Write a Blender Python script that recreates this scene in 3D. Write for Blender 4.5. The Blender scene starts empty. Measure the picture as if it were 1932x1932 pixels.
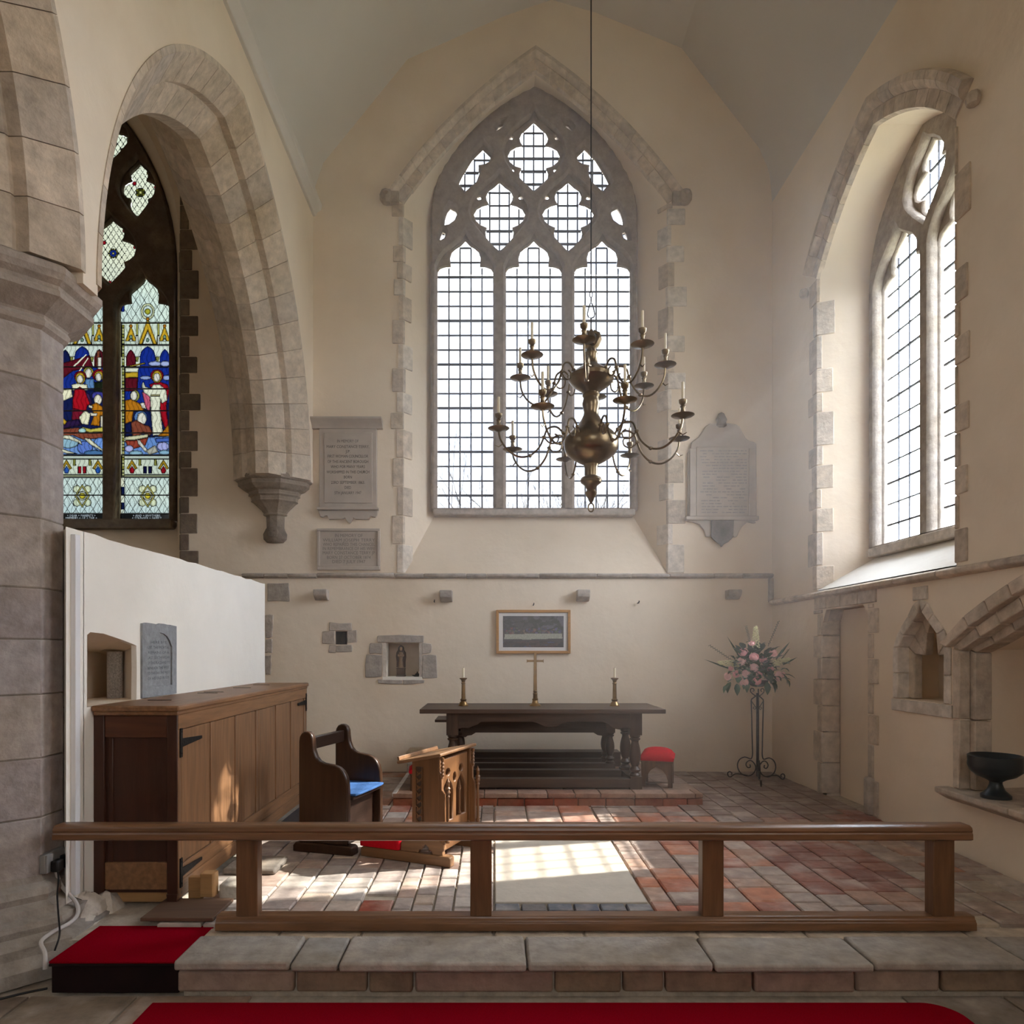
import bpy, math, random
import numpy as np
from mathutils import Vector, Matrix
from mathutils.geometry import tessellate_polygon

random.seed(7)
SC = bpy.context.scene
COL = SC.collection
PI = math.pi

# ------------------------------------------------------------------ camera
H = 1.31            # eye height over the sanctuary floor (z = 0)
cam_d = bpy.data.cameras.new('camera')
cam = bpy.data.objects.new('camera', cam_d)
COL.objects.link(cam)
cam.location = (0, 0, H)
cam.rotation_euler = (PI / 2, 0, 0)
cam_d.sensor_width = 36
cam_d.lens = 36 * 1300 / 1932
cam_d.shift_x = 34 / 1932
cam_d.shift_y = 260 / 1932
cam_d.clip_end = 200
SC.camera = cam

# ------------------------------------------------------------------ view, sky, sun
SC.view_settings.view_transform = 'Standard'
SC.view_settings.look = 'None'
SC.view_settings.exposure = 1.38
SC.view_settings.gamma = 1.0
SC.view_settings.use_curve_mapping = False
SC.cycles.max_bounces = 14
SC.cycles.diffuse_bounces = 8
SC.cycles.transparent_max_bounces = 16
SC.cycles.volume_bounces = 1
SC.cycles.sample_clamp_indirect = 6.0

SUN_DIR = Vector((-1.0, -0.243, -0.92)).normalized()
world = bpy.data.worlds.new('sky')
SC.world = world
world.use_nodes = True
wn = world.node_tree
wn.nodes.clear()
w_out = wn.nodes.new('ShaderNodeOutputWorld')
w_bg = wn.nodes.new('ShaderNodeBackground')
w_tc = wn.nodes.new('ShaderNodeTexCoord')
w_map = wn.nodes.new('ShaderNodeMapping')
w_map.inputs['Scale'].default_value = (3, 3, 9)
w_noise = wn.nodes.new('ShaderNodeTexNoise')
w_noise.inputs['Scale'].default_value = 1.3
w_noise.inputs['Detail'].default_value = 6
w_ramp = wn.nodes.new('ShaderNodeValToRGB')
w_ramp.color_ramp.elements[0].position = 0.35
w_ramp.color_ramp.elements[0].color = (0.74, 0.83, 1.0, 1)
w_ramp.color_ramp.elements[1].position = 0.6
w_ramp.color_ramp.elements[1].color = (0.95, 0.97, 1.0, 1)
wn.links.new(w_tc.outputs['Generated'], w_map.inputs['Vector'])
wn.links.new(w_map.outputs['Vector'], w_noise.inputs['Vector'])
wn.links.new(w_noise.outputs['Fac'], w_ramp.inputs['Fac'])
wn.links.new(w_ramp.outputs['Color'], w_bg.inputs['Color'])
# hazy brightening of the sky towards the sun
w_dot = wn.nodes.new('ShaderNodeVectorMath'); w_dot.operation = 'DOT_PRODUCT'
w_dot.inputs[1].default_value = tuple(-SUN_DIR)
wn.links.new(w_tc.outputs['Generated'], w_dot.inputs[0])
w_gl = wn.nodes.new('ShaderNodeMapRange')
w_gl.inputs['From Min'].default_value = 0.0; w_gl.inputs['From Max'].default_value = 1.0
w_gl.inputs['To Min'].default_value = 5.5; w_gl.inputs['To Max'].default_value = 11.0
wn.links.new(w_dot.outputs['Value'], w_gl.inputs['Value'])
wn.links.new(w_gl.outputs['Result'], w_bg.inputs['Strength'])
w_bg.inputs['Strength'].default_value = 6.0
wn.links.new(w_bg.outputs['Background'], w_out.inputs['Surface'])

sun_d = bpy.data.lights.new('sun', 'SUN')
sun_d.energy = 6.5
sun_d.angle = math.radians(0.6)
sun_d.color = (1.0, 0.93, 0.82)
sun = bpy.data.objects.new('sun', sun_d)
COL.objects.link(sun)
sun.location = (12, 6, 12)
sun.rotation_euler = SUN_DIR.to_track_quat('-Z', 'Y').to_euler()

# ------------------------------------------------------------------ small helpers
def lin(r, g, b):
    f = lambda c: (c / 255 / 12.92) if c <= 10 else ((c / 255 + 0.055) / 1.055) ** 2.4
    return (f(r), f(g), f(b), 1.0)

def P(px, py, y):
    """picture point (1932 frame) at depth y"""
    return ((px - 932) * y / 1300, y, H - (py - 1226) * y / 1300)

def ry(py, z=0.0):
    """depth at which height z shows on picture row py"""
    return (H - z) * 1300 / (py - 1226)

def tag(o, label=None, cat=None, group=None, kind=None):
    if label: o['label'] = label
    if cat: o['category'] = cat
    if group: o['group'] = group
    if kind: o['kind'] = kind
    return o

def empty(name, loc=(0, 0, 0), rz=0.0, parent=None):
    o = bpy.data.objects.new(name, None)
    o.empty_display_size = 0.1
    COL.objects.link(o)
    o.location = loc
    o.rotation_euler = (0, 0, rz)
    if parent: o.parent = parent
    return o

def thing(name, label, cat, loc=(0, 0, 0), rz=0.0, group=None):
    return tag(empty(name, loc, rz), label, cat, group)

def structure(name, label, cat, loc=(0, 0, 0)):
    return tag(empty(name, loc), label, cat, None, 'structure')

def link_mesh(name, me, mat=None, parent=None, color=None, loc=None):
    o = bpy.data.objects.new(name, me)
    COL.objects.link(o)
    if mat and not me.materials: me.materials.append(mat)
    if parent: o.parent = parent
    if color: o.color = color
    if loc: o.location = loc
    return o

def copy_tree(o, parent=None):
    c = o.copy()
    COL.objects.link(c)
    if parent: c.parent = parent
    for ch in list(o.children):
        copy_tree(ch, c)
    return c

def smooth_by_angle(me, ang=0.6):
    me.polygons.foreach_set('use_smooth', [True] * len(me.polygons))
    try:
        me.set_sharp_from_angle(angle=ang)
    except Exception:
        pass

class MB:
    """collects shapes, builds ONE mesh object"""
    def __init__(s):
        s.v = []; s.f = []
    def add(s, vs, fs, M=None):
        k = len(s.v)
        s.v += [tuple(M @ Vector(p)) for p in vs] if M else [tuple(p) for p in vs]
        s.f += [tuple(i + k for i in f) for f in fs]
        return s
    def box(s, x0, x1, y0, y1, z0, z1, M=None):
        vs = [(x, y, z) for z in (z0, z1) for y in (y0, y1) for x in (x0, x1)]
        fs = [(0, 2, 3, 1), (4, 5, 7, 6), (0, 1, 5, 4), (2, 6, 7, 3), (0, 4, 6, 2), (1, 3, 7, 5)]
        return s.add(vs, fs, M)
    def prism(s, poly, a0, a1, plane='xz', M=None):
        """polygon extruded along the remaining axis"""
        n = len(poly)
        def pt(p, a):
            if plane == 'xz': return (p[0], a, p[1])
            if plane == 'yz': return (a, p[0], p[1])
            return (p[0], p[1], a)
        vs = [pt(p, a0) for p in poly] + [pt(p, a1) for p in poly]
        fs = [tuple(range(n)), tuple(range(2 * n - 1, n - 1, -1))]
        fs += [(i, i + n, (i + 1) % n + n, (i + 1) % n) for i in range(n)]
        return s.add(vs, fs, M)
    def tube(s, pts, r, n=8, closed=False, M=None):
        pts = [Vector(p) for p in pts]
        m = len(pts)
        rr = r if isinstance(r, (list, tuple)) else [r] * m
        vs, fs = [], []
        up = None
        for i, p in enumerate(pts):
            a = pts[i - 1] if (i or closed) else p
            b = pts[(i + 1) % m] if (i < m - 1 or closed) else p
            t = (b - a).normalized()
            if up is None:
                up = Vector((0, 0, 1)) if abs(t.z) < 0.9 else Vector((1, 0, 0))
            side = t.cross(up)
            if side.length < 1e-5:
                side = t.cross(Vector((0.3, 1, 0.2)))
            side.normalize()
            up = side.cross(t).normalized()
            for k in range(n):
                an = 2 * PI * k / n
                vs.append(tuple(p + side * (rr[i] * math.cos(an)) + up * (rr[i] * math.sin(an))))
        for i in range(m if closed else m - 1):
            j = (i + 1) % m
            for k in range(n):
                l = (k + 1) % n
                fs.append((i * n + k, i * n + l, j * n + l, j * n + k))
        if not closed:
            fs.append(tuple(range(n - 1, -1, -1)))
            fs.append(tuple((m - 1) * n + k for k in range(n)))
        return s.add(vs, fs, M)
    def lathe(s, prof, n=20, c=(0, 0, 0), sx=1, sy=1, rot=0.0, M=None, a0=0.0, a1=2 * PI):
        full = abs(a1 - a0 - 2 * PI) < 1e-6
        cnt = n if full else n + 1
        vs, fs = [], []
        for r, z in prof:
            for k in range(cnt):
                an = rot + a0 + (a1 - a0) * k / n
                vs.append((c[0] + r * sx * math.cos(an), c[1] + r * sy * math.sin(an), c[2] + z))
        for i in range(len(prof) - 1):
            for k in range(n):
                l = (k + 1) % cnt
                fs.append((i * cnt + k, i * cnt + l, (i + 1) * cnt + l, (i + 1) * cnt + k))
        if full:
            if prof[0][0] > 1e-6: fs.append(tuple(range(cnt - 1, -1, -1)))
            if prof[-1][0] > 1e-6: fs.append(tuple((len(prof) - 1) * cnt + k for k in range(cnt)))
        else:
            m = len(prof)
            fs.append(tuple(range(cnt)))
            fs.append(tuple((m - 1) * cnt + k for k in range(cnt)))
            fs.append(tuple(i * cnt for i in range(m)) + tuple(i * cnt + cnt - 1 for i in range(m - 1, -1, -1)))
        return s.add(vs, fs, M)
    def mesh(s, name):
        me = bpy.data.meshes.new(name)
        me.from_pydata(s.v, [], s.f)
        me.validate()
        return me
    def build(s, name, mat, parent=None, smooth=False, bevel=0.0, color=None, ang=0.6, seg=2):
        me = s.mesh(name)
        import bmesh
        bm = bmesh.new(); bm.from_mesh(me)
        bmesh.ops.remove_doubles(bm, verts=bm.verts, dist=1e-6)
        bmesh.ops.recalc_face_normals(bm, faces=bm.faces)
        bm.to_mesh(me); bm.free()
        if smooth: smooth_by_angle(me, ang)
        o = link_mesh(name, me, mat, parent, color)
        if bevel:
            b = o.modifiers.new('edge', 'BEVEL')
            b.width = bevel; b.segments = seg; b.limit_method = 'ANGLE'
            b.angle_limit = math.radians(40)
            smooth_by_angle(me, 0.7) if not smooth else None
        return o

def plate_mesh(name, outer, holes, w0, w1, T):
    """flat slab with holes; T maps (u, v, w) to the world"""
    loops = [outer] + holes
    flat = [p for l in loops for p in l]
    tris = tessellate_polygon([[Vector((p[0], p[1], 0)) for p in l] for l in loops])
    n = len(flat)
    vs = [T(p[0], p[1], w0) for p in flat] + [T(p[0], p[1], w1) for p in flat]
    fs = [tuple(t) for t in tris] + [tuple(i + n for i in reversed(t)) for t in tris]
    k = 0
    for l in loops:
        m = len(l)
        for i in range(m):
            a, b = k + i, k + (i + 1) % m
            fs.append((a, b, b + n, a + n))
        k += m
    me = bpy.data.meshes.new(name)
    me.from_pydata(vs, [], fs)
    import bmesh
    bm = bmesh.new(); bm.from_mesh(me)
    bmesh.ops.recalc_face_normals(bm, faces=bm.faces)
    bm.to_mesh(me); bm.free()
    return me

def chamfer_mesh(name, outer, holes, w0, w1, bev, T):
    """slab with holes and chamfered edges (stone tracery, carved boards)"""
    cu = bpy.data.curves.new('shape', 'CURVE')
    cu.dimensions = '2D'; cu.fill_mode = 'BOTH'
    cu.extrude = (w1 - w0) / 2 - bev
    cu.bevel_depth = bev; cu.bevel_resolution = 0; cu.offset = -bev
    for pts in [outer] + holes:
        sp = cu.splines.new('POLY')
        sp.points.add(len(pts) - 1)
        for p, q in zip(sp.points, pts): p.co = (q[0], q[1], 0, 1)
        sp.use_cyclic_u = True
    o = bpy.data.objects.new('shape', cu)
    me = bpy.data.meshes.new_from_object(o)
    bpy.data.objects.remove(o); bpy.data.curves.remove(cu)
    mid = (w0 + w1) / 2
    for v in me.vertices:
        v.co = T(v.co.x, v.co.y, mid - v.co.z)
    me.name = name
    me.materials.clear()
    import bmesh
    bm = bmesh.new(); bm.from_mesh(me)
    bmesh.ops.recalc_face_normals(bm, faces=bm.faces)
    bm.to_mesh(me); bm.free()
    return me

def text_mesh(body, size, T, depth=0.002, align='CENTER', sx=1.0, space=1.0):
    """lettering as raised or inlaid flat letters; T maps (u, v, w)"""
    cu = bpy.data.curves.new('letters', 'FONT')
    cu.body = body; cu.size = size; cu.extrude = depth / 2
    cu.align_x = align; cu.space_line = space; cu.resolution_u = 2
    o = bpy.data.objects.new('letters', cu)
    me = bpy.data.meshes.new_from_object(o)
    bpy.data.objects.remove(o); bpy.data.curves.remove(cu)
    for v in me.vertices:
        v.co = T(v.co.x * sx, v.co.y, -v.co.z)
    me.materials.clear()
    return me

def mirror_poly(half):
    """half outline given top to bottom for u >= 0, closed by its mirror image"""
    return [(u, v) for u, v in half] + [(-u, v) for u, v in reversed(half) if abs(u) > 1e-6]

def jitter(v, a): return v + random.uniform(-a, a)

# ------------------------------------------------------------------ arches
def arch_geo(a, h, sag=None):
    """circle of the left half arch from (-a, 0) to (0, h): centre, radius, start angle"""
    if sag is None:
        R = (a * a + h * h) / (2 * a)
        return (R - a, 0.0, R, 0.0)
    c = math.hypot(a, h)
    R = (c * c / 4 + sag * sag) / (2 * sag)
    cx = -a / 2 + h / c * (R - sag)
    cz = h / 2 - a / c * (R - sag)
    return (cx, cz, R, math.asin(-cz / R))

def arch_pt(geo, d, t):
    """point at inward offset d, t = 0 spring .. 1 apex (left half)"""
    cx, cz, R, th0 = geo
    r = R - d
    th1 = math.acos(max(-1, min(1, cx / r)))
    th = th0 + (th1 - th0) * t
    return (cx - r * math.cos(th), cz + r * math.sin(th))

def arch_outline(a, h, zs, zb, sag=None, n=14, d=0.0):
    g = arch_geo(a, h, sag)
    left = [arch_pt(g, d, i / n) for i in range(n + 1)]
    L = [(x, zs + z) for x, z in left]
    Rr = [(-x, z) for x, z in reversed(L[:-1])]
    return [(L[0][0], zb)] + L + Rr + [(-L[0][0], zb)]

def arch_segments(name, a, h, zs, sag, prof, T, nseg, mat, parent, colors, gap=0.004, sub=3, t0=0.0):
    """voussoirs: prof is a closed list of (d, w); each stone is an object of its own"""
    g = arch_geo(a, h, sag)
    out = []
    for side in (-1, 1):
        for k in range(nseg):
            ga = gap / (g[2] * 1.0)
            ta = t0 + (1 - t0) * k / nseg + ga
            tb = t0 + (1 - t0) * (k + 1) / nseg - (ga if k < nseg - 1 else 0)
            mb = MB(); m = len(prof); vs = []; fs = []
            for i in range(sub + 1):
                t = ta + (tb - ta) * i / sub
                for d, w in prof:
                    x, z = arch_pt(g, d, t)
                    vs.append(T(x * (1 if side < 0 else -1), zs + z, w))
            for i in range(sub):
                for j in range(m):
                    q = (j + 1) % m
                    fs.append((i * m + j, i * m + q, (i + 1) * m + q, (i + 1) * m + j))
            fs.append(tuple(range(m))); fs.append(tuple(sub * m + j for j in range(m)))
            mb.add(vs, fs)
            o = mb.build(name, mat, parent, color=random.choice(colors))
            smooth_by_angle(o.data, 0.35)
            out.append(o)
    return out
# ------------------------------------------------------------------ materials (procedural)
def new_mat(name):
    m = bpy.data.materials.new(name)
    m.use_nodes = True
    nt = m.node_tree
    nt.nodes.clear()
    out = nt.nodes.new('ShaderNodeOutputMaterial')
    b = nt.nodes.new('ShaderNodeBsdfPrincipled')
    nt.links.new(b.outputs[0], out.inputs['Surface'])
    return m, nt, b, out

def surf(name, col=None, rough=0.75, metal=0.0, nscale=6.0, namp=0.18, bump=0.25, bscale=40.0,
         stretch=None, coord='Position', spec=0.4, stain=None, stain_scale=0.7, stain_amt=0.5, sheen=0.0, bdist=0.01):
    """colour (None: the object's own colour) broken up by noise, with fine relief"""
    m, nt, b, out = new_mat(name)
    N = nt.nodes.new; L = nt.links.new
    if coord == 'Position':
        src = N('ShaderNodeNewGeometry').outputs['Position']
    else:
        src = N('ShaderNodeTexCoord').outputs['Object']
    mp = N('ShaderNodeMapping')
    L(src, mp.inputs['Vector'])
    if stretch: mp.inputs['Scale'].default_value = stretch
    vec = mp.outputs['Vector']
    n1 = N('ShaderNodeTexNoise'); n1.inputs['Scale'].default_value = nscale
    n1.inputs['Detail'].default_value = 6; n1.inputs['Roughness'].default_value = 0.6
    L(vec, n1.inputs['Vector'])
    rng = N('ShaderNodeMapRange')
    rng.inputs['From Min'].default_value = 0.28; rng.inputs['From Max'].default_value = 0.72
    rng.inputs['To Min'].default_value = 1 - namp; rng.inputs['To Max'].default_value = 1 + namp
    L(n1.outputs['Fac'], rng.inputs['Value'])
    if col is None:
        base = N('ShaderNodeObjectInfo').outputs['Color']
    else:
        c = N('ShaderNodeRGB'); c.outputs[0].default_value = col; base = c.outputs[0]
    if stain:
        n3 = N('ShaderNodeTexNoise'); n3.inputs['Scale'].default_value = stain_scale
        n3.inputs['Detail'].default_value = 5; L(vec, n3.inputs['Vector'])
        r3 = N('ShaderNodeMapRange')
        r3.inputs['From Min'].default_value = 0.45; r3.inputs['From Max'].default_value = 0.7
        r3.inputs['To Max'].default_value = stain_amt
        L(n3.outputs['Fac'], r3.inputs['Value'])
        mx = N('ShaderNodeMix'); mx.data_type = 'RGBA'
        L(r3.outputs['Result'], mx.inputs[0]); L(base, mx.inputs[6])
        mx.inputs[7].default_value = stain
        base = mx.outputs[2]
    mul = N('ShaderNodeMix'); mul.data_type = 'RGBA'; mul.blend_type = 'MULTIPLY'
    mul.inputs[0].default_value = 1.0
    L(base, mul.inputs[6])
    cmb = N('ShaderNodeCombineColor')
    for i in range(3): L(rng.outputs['Result'], cmb.inputs[i])
    L(cmb.outputs[0], mul.inputs[7])
    L(mul.outputs[2], b.inputs['Base Color'])
    b.inputs['Roughness'].default_value = rough
    b.inputs['Metallic'].default_value = metal
    b.inputs['Specular IOR Level'].default_value = spec
    if sheen: b.inputs['Sheen Weight'].default_value = sheen
    if bump:
        n2 = N('ShaderNodeTexNoise'); n2.inputs['Scale'].default_value = bscale
        n2.inputs['Detail'].default_value = 5
        L(vec, n2.inputs['Vector'])
        bp = N('ShaderNodeBump'); bp.inputs['Strength'].default_value = bump
        bp.inputs['Distance'].default_value = bdist
        L(n2.outputs['Fac'], bp.inputs['Height'])
        L(bp.outputs['Normal'], b.inputs['Normal'])
    return m

PLASTER = surf('cream_plaster', lin(226, 211, 191), 0.9, nscale=1.6, namp=0.05, bump=0.35, bscale=7, spec=0.15,
               stain=lin(210, 190, 164), stain_scale=0.55, stain_amt=0.7, bdist=0.02)
WHITE_PLASTER = surf('white_limewash', lin(234, 229, 219), 0.9, nscale=2.5, namp=0.035, bump=0.4, bscale=6, spec=0.15, bdist=0.02)
CEILING = surf('ceiling_plaster', lin(206, 201, 195), 0.95, nscale=1.2, namp=0.03, bump=0.1, bscale=4, spec=0.1)
STONE = surf('weathered_stone', None, 0.85, nscale=14, namp=0.24, bump=0.5, bscale=45, spec=0.2,
             stain=lin(150, 132, 105), stain_scale=3.0, stain_amt=0.35)
TILE = surf('worn_floor_tile', None, 0.55, nscale=11, namp=0.3, bump=0.35, bscale=30, spec=0.4,
            stain=lin(188, 176, 165), stain_scale=5.0, stain_amt=0.55)
MORTAR = surf('lime_mortar', lin(178, 167, 152), 0.95, nscale=20, namp=0.2, bump=0.5, bscale=60, spec=0.1)
def wood(name, col, axis, rough=0.5, amp=0.35, spec=0.4):
    st = {'x': (1.2, 14, 14), 'y': (14, 1.2, 14), 'z': (14, 14, 1.2)}[axis]
    return surf(name, col, rough, nscale=2.2, namp=amp, bump=0.12, bscale=6, stretch=st, coord='Object', spec=spec)
OAK_X = wood('rail_oak_x', lin(114, 80, 54), 'x', 0.3, spec=0.55)
OAK_Z = wood('rail_oak_z', lin(106, 73, 48), 'z', 0.42)
DARK_X = wood('dark_oak_x', lin(72, 55, 44), 'x', 0.45)
DARK_Y = wood('dark_oak_y', lin(70, 53, 42), 'y', 0.45)
DARK_Z = wood('dark_oak_z', lin(74, 56, 44), 'z', 0.45)
BENCH_Z = wood('bench_stain_z', lin(58, 38, 25), 'z', 0.3, 0.25)
BENCH_Y = wood('bench_stain_y', lin(46, 32, 25), 'y', 0.3, 0.25)
CAB_Z = wood('cupboard_oak_z', lin(124, 90, 62), 'z', 0.45)
CAB_Y = wood('cupboard_oak_y', lin(128, 92, 62), 'y', 0.42)
CABEND_Z = wood('cupboard_end_z', lin(62, 34, 22), 'z', 0.4, 0.2)  # darker, redder tone for the near end and carcase
CABEND_X = wood('cupboard_end_x', lin(82, 46, 28), 'x', 0.42)
DESK_X = wood('desk_oak_x', lin(128, 94, 64), 'x', 0.42, 0.25)
DESK_Z = wood('desk_oak_z', lin(112, 76, 46), 'z', 0.42, 0.25)
PINE_X = wood('pale_pine', lin(168, 128, 84), 'x', 0.6, 0.2)
BOARD_X = wood('worn_board', lin(96, 72, 56), 'x', 0.6, 0.3)
RED_CARPET = surf('red_carpet', lin(136, 6, 26), 1.0, nscale=300, namp=0.35, bump=0.6, bscale=400, spec=0.0, sheen=0.0, bdist=0.004)
RED_CLOTH = surf('red_velvet', lin(190, 22, 36), 0.9, nscale=60, namp=0.1, bump=0.15, bscale=200, spec=0.1, sheen=0.0)
BLUE_CLOTH = surf('blue_cushion_cloth', lin(62, 96, 146), 0.9, nscale=50, namp=0.12, bump=0.2, bscale=220, spec=0.1)
BLACK_WOOD = surf('maroon_black_wood', lin(26, 10, 10), 0.7, nscale=9, namp=0.3, bump=0.1, bscale=20, spec=0.2)  # near-black maroon tone over the whole box
BRASS = surf('aged_brass', lin(150, 122, 84), 0.34, metal=1.0, nscale=12, namp=0.2, bump=0.05, bscale=30)
CH_BRASS = surf('chandelier_brass', lin(128, 112, 88), 0.28, metal=1.0, nscale=9, namp=0.2, bump=0.04, bscale=20)
IRON = surf('black_iron', lin(34, 32, 32), 0.55, metal=0.6, nscale=25, namp=0.2, bump=0.2, bscale=80)
LEAD = surf('window_lead', lin(78, 80, 90), 0.7, metal=0.0, nscale=20, namp=0.1, bump=0.0)
WAX = surf('candle_wax', lin(236, 226, 200), 0.5, nscale=10, namp=0.03, bump=0.0)
GILT = wood('gilt_frame', lin(176, 128, 66), 'x', 0.4, 0.15)
WHITE_CARD = surf('mount_card', lin(214, 212, 210), 0.8, nscale=8, namp=0.02, bump=0)
MARBLE = surf('grey_marble', lin(174, 162, 150), 0.55, nscale=5, namp=0.12, bump=0.1, bscale=20)
SLATE = surf('grey_slate', lin(138, 140, 143), 0.8, nscale=22, namp=0.2, bump=0.4, bscale=70)
LETTER = surf('dark_lettering', lin(62, 56, 54), 0.8, nscale=30, namp=0.1, bump=0)
LETTER_FAINT = surf('faint_lettering', lin(110, 102, 97), 0.8, nscale=30, namp=0.1, bump=0)
URN = surf('dark_green_urn', lin(44, 50, 52), 0.35, nscale=12, namp=0.2, bump=0.05, bscale=20)
LEAF = surf('dark_leaf', lin(44, 66, 36), 0.5, nscale=12, namp=0.3, bump=0.1, bscale=40, coord='Object')
ROSE = surf('pink_petal', None, 0.7, nscale=30, namp=0.1, bump=0.1, bscale=60, coord='Object')
CREAM_FLOWER = surf('cream_blossom', lin(222, 218, 176), 0.8, nscale=40, namp=0.12, bump=0)
PVC = surf('white_conduit', lin(222, 222, 224), 0.4, nscale=4, namp=0.03, bump=0)
GREY_BOX = surf('grey_socket', lin(140, 138, 136), 0.4, nscale=6, namp=0.04, bump=0)
BLACK_RUBBER = surf('black_cable', lin(22, 21, 22), 0.5, nscale=6, namp=0.1, bump=0)
LIGHT_CABLE = surf('grey_white_cable', lin(196, 190, 186), 0.5, nscale=6, namp=0.05, bump=0)
STATUE = surf('painted_statuette', None, 0.6, nscale=20, namp=0.2, bump=0.1, bscale=40)
GRANITE = surf('speckled_granite', lin(176, 174, 172), 0.6, nscale=120, namp=0.5, bump=0.1, bscale=120)
GRASS = surf('churchyard_grass', lin(150, 150, 128), 0.95, nscale=4, namp=0.3, bump=0.3, bscale=20)
BARK = surf('twig_bark', lin(110, 104, 98), 0.9, nscale=10, namp=0.2, bump=0)
HOUSE_WALL = surf('house_render', lin(196, 192, 186), 0.9, nscale=4, namp=0.08, bump=0.1)
SLATE_ROOF = surf('house_roof_slate', lin(130, 132, 142), 0.8, nscale=8, namp=0.15, bump=0.2, bscale=20)

def glass_mat(name, tint=(0.93, 0.95, 0.97, 1), attr=None, scale=1.0, gloss=0.05):
    m, nt, b, out = new_mat(name)
    nt.nodes.remove(b)
    N = nt.nodes.new; L = nt.links.new
    tr = N('ShaderNodeBsdfTransparent'); gl = N('ShaderNodeBsdfGlossy')
    gl.inputs['Roughness'].default_value = 0.06
    mx = N('ShaderNodeMixShader'); mx.inputs[0].default_value = gloss
    if attr:
        at = N('ShaderNodeAttribute'); at.attribute_name = attr
        vm = N('ShaderNodeVectorMath'); vm.operation = 'SCALE'; vm.inputs['Scale'].default_value = scale
        L(at.outputs['Color'], vm.inputs[0]); L(vm.outputs[0], tr.inputs['Color'])
    else:
        tr.inputs['Color'].default_value = tint
    L(tr.outputs[0], mx.inputs[1]); L(gl.outputs[0], mx.inputs[2])
    L(mx.outputs[0], out.inputs['Surface'])
    return m
GLASS = glass_mat('dimmed_quarry_glass', (0.36, 0.37, 0.385, 1))  # grey tint put in to dim the sky behind the east window
CLEAR_GLASS = glass_mat('clear_quarry_glass')
DIM_GLASS = glass_mat('fill_window_glass', (0.50, 0.49, 0.47, 1))  # tint sets the fill light from the added windows
STAINED = glass_mat('stained_glass', attr='paint', scale=0.075, gloss=0.02)
def print_mat(name, rough=0.3):
    m, nt, b, out = new_mat(name)
    at = nt.nodes.new('ShaderNodeAttribute'); at.attribute_name = 'paint'
    nt.links.new(at.outputs['Color'], b.inputs['Base Color'])
    b.inputs['Roughness'].default_value = rough
    return m
PRINT = print_mat('printed_picture', 0.35)

# stone tones (object colours)
BUFF = [lin(198, 183, 165), lin(190, 175, 158), lin(204, 188, 170), lin(186, 173, 159), lin(194, 177, 157)]
GREY = [lin(174, 164, 154), lin(166, 157, 148), lin(180, 170, 160), lin(160, 151, 143)]
PALE = [lin(208, 197, 184), lin(200, 190, 178), lin(212, 201, 188)]
# ------------------------------------------------------------------ main dimensions
YE = 7.43            # east wall
XS = 3.0             # south wall
XN = -1.95           # arcade wall, chancel face
XNB = -2.75          # arcade wall, chapel face
ZN = -0.16           # nave floor
YW = -5.0            # west end of what is built
XC = 0.448           # axis of the east window
X3 = -4.674          # axis of the chapel window
YS = 5.43            # axis of the south window
TE = lambda u, v, w: (u, YE + w, v)
TS = lambda u, v, w: (XS + w, u, v)
T1 = lambda u, v, w: (XC + u, YE + w, v)
T2 = lambda u, v, w: (XS + w, YS - u, v)
T3 = lambda u, v, w: (X3 + u, YE + w, v)
TN = lambda u, v, w: (w, u, v)          # u = y, v = z, w = x

W1 = dict(a1=1.43, zs1=6.12, h1=1.435, sag1=0.09, zb1=2.127, a2=1.107, zs2=6.10, h2=1.51, zb2=2.87, dep=0.35)
W2 = dict(a1=0.96, zs1=4.75, h1=0.70, sag1=0.085, zb1=1.86, a2=0.75, zs2=4.50, h2=0.95, zb2=2.21, dep=0.50)
W3 = dict(a1=1.30, zs1=5.55, h1=2.30, sag1=None, zb1=2.25, a2=1.06, zs2=5.60, h2=2.10, zb2=2.753, dep=0.35)
def o1(W, d=0.0): return arch_outline(W['a1'], W['h1'], W['zs1'], W['zb1'], W['sag1'], 14, d)
def o2(W, d=0.0): return arch_outline(W['a2'], W['h2'], W['zs2'], W['zb2'], None, 14, d)

# ------------------------------------------------------------------ east wall (chancel and chapel)
def rect(x0, x1, z0, z1): return [(x0, z0), (x1, z0), (x1, z1), (x0, z1)]
def ez(py): return H + (1226 - py) * YE / 1300
def ex(px): return (px - 932) * YE / 1300
NICHE1 = rect(ex(633), ex(655), ez(1216), ez(1191))
NICHE2 = rect(ex(722), ex(796), ez(1282), ez(1213))
wall_east = link_mesh('wall_east', plate_mesh('wall_east', rect(-6.6, 3.4, -0.3, 8.8),
    [[(XC + u, v) for u, v in o1(W1)], [(X3 + u, v) for u, v in o1(W3)], NICHE1, NICHE2], 0.0, 0.04, TE), PLASTER)
tag(wall_east, 'cream limewashed east wall behind the altar', 'wall', None, 'structure')
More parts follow.
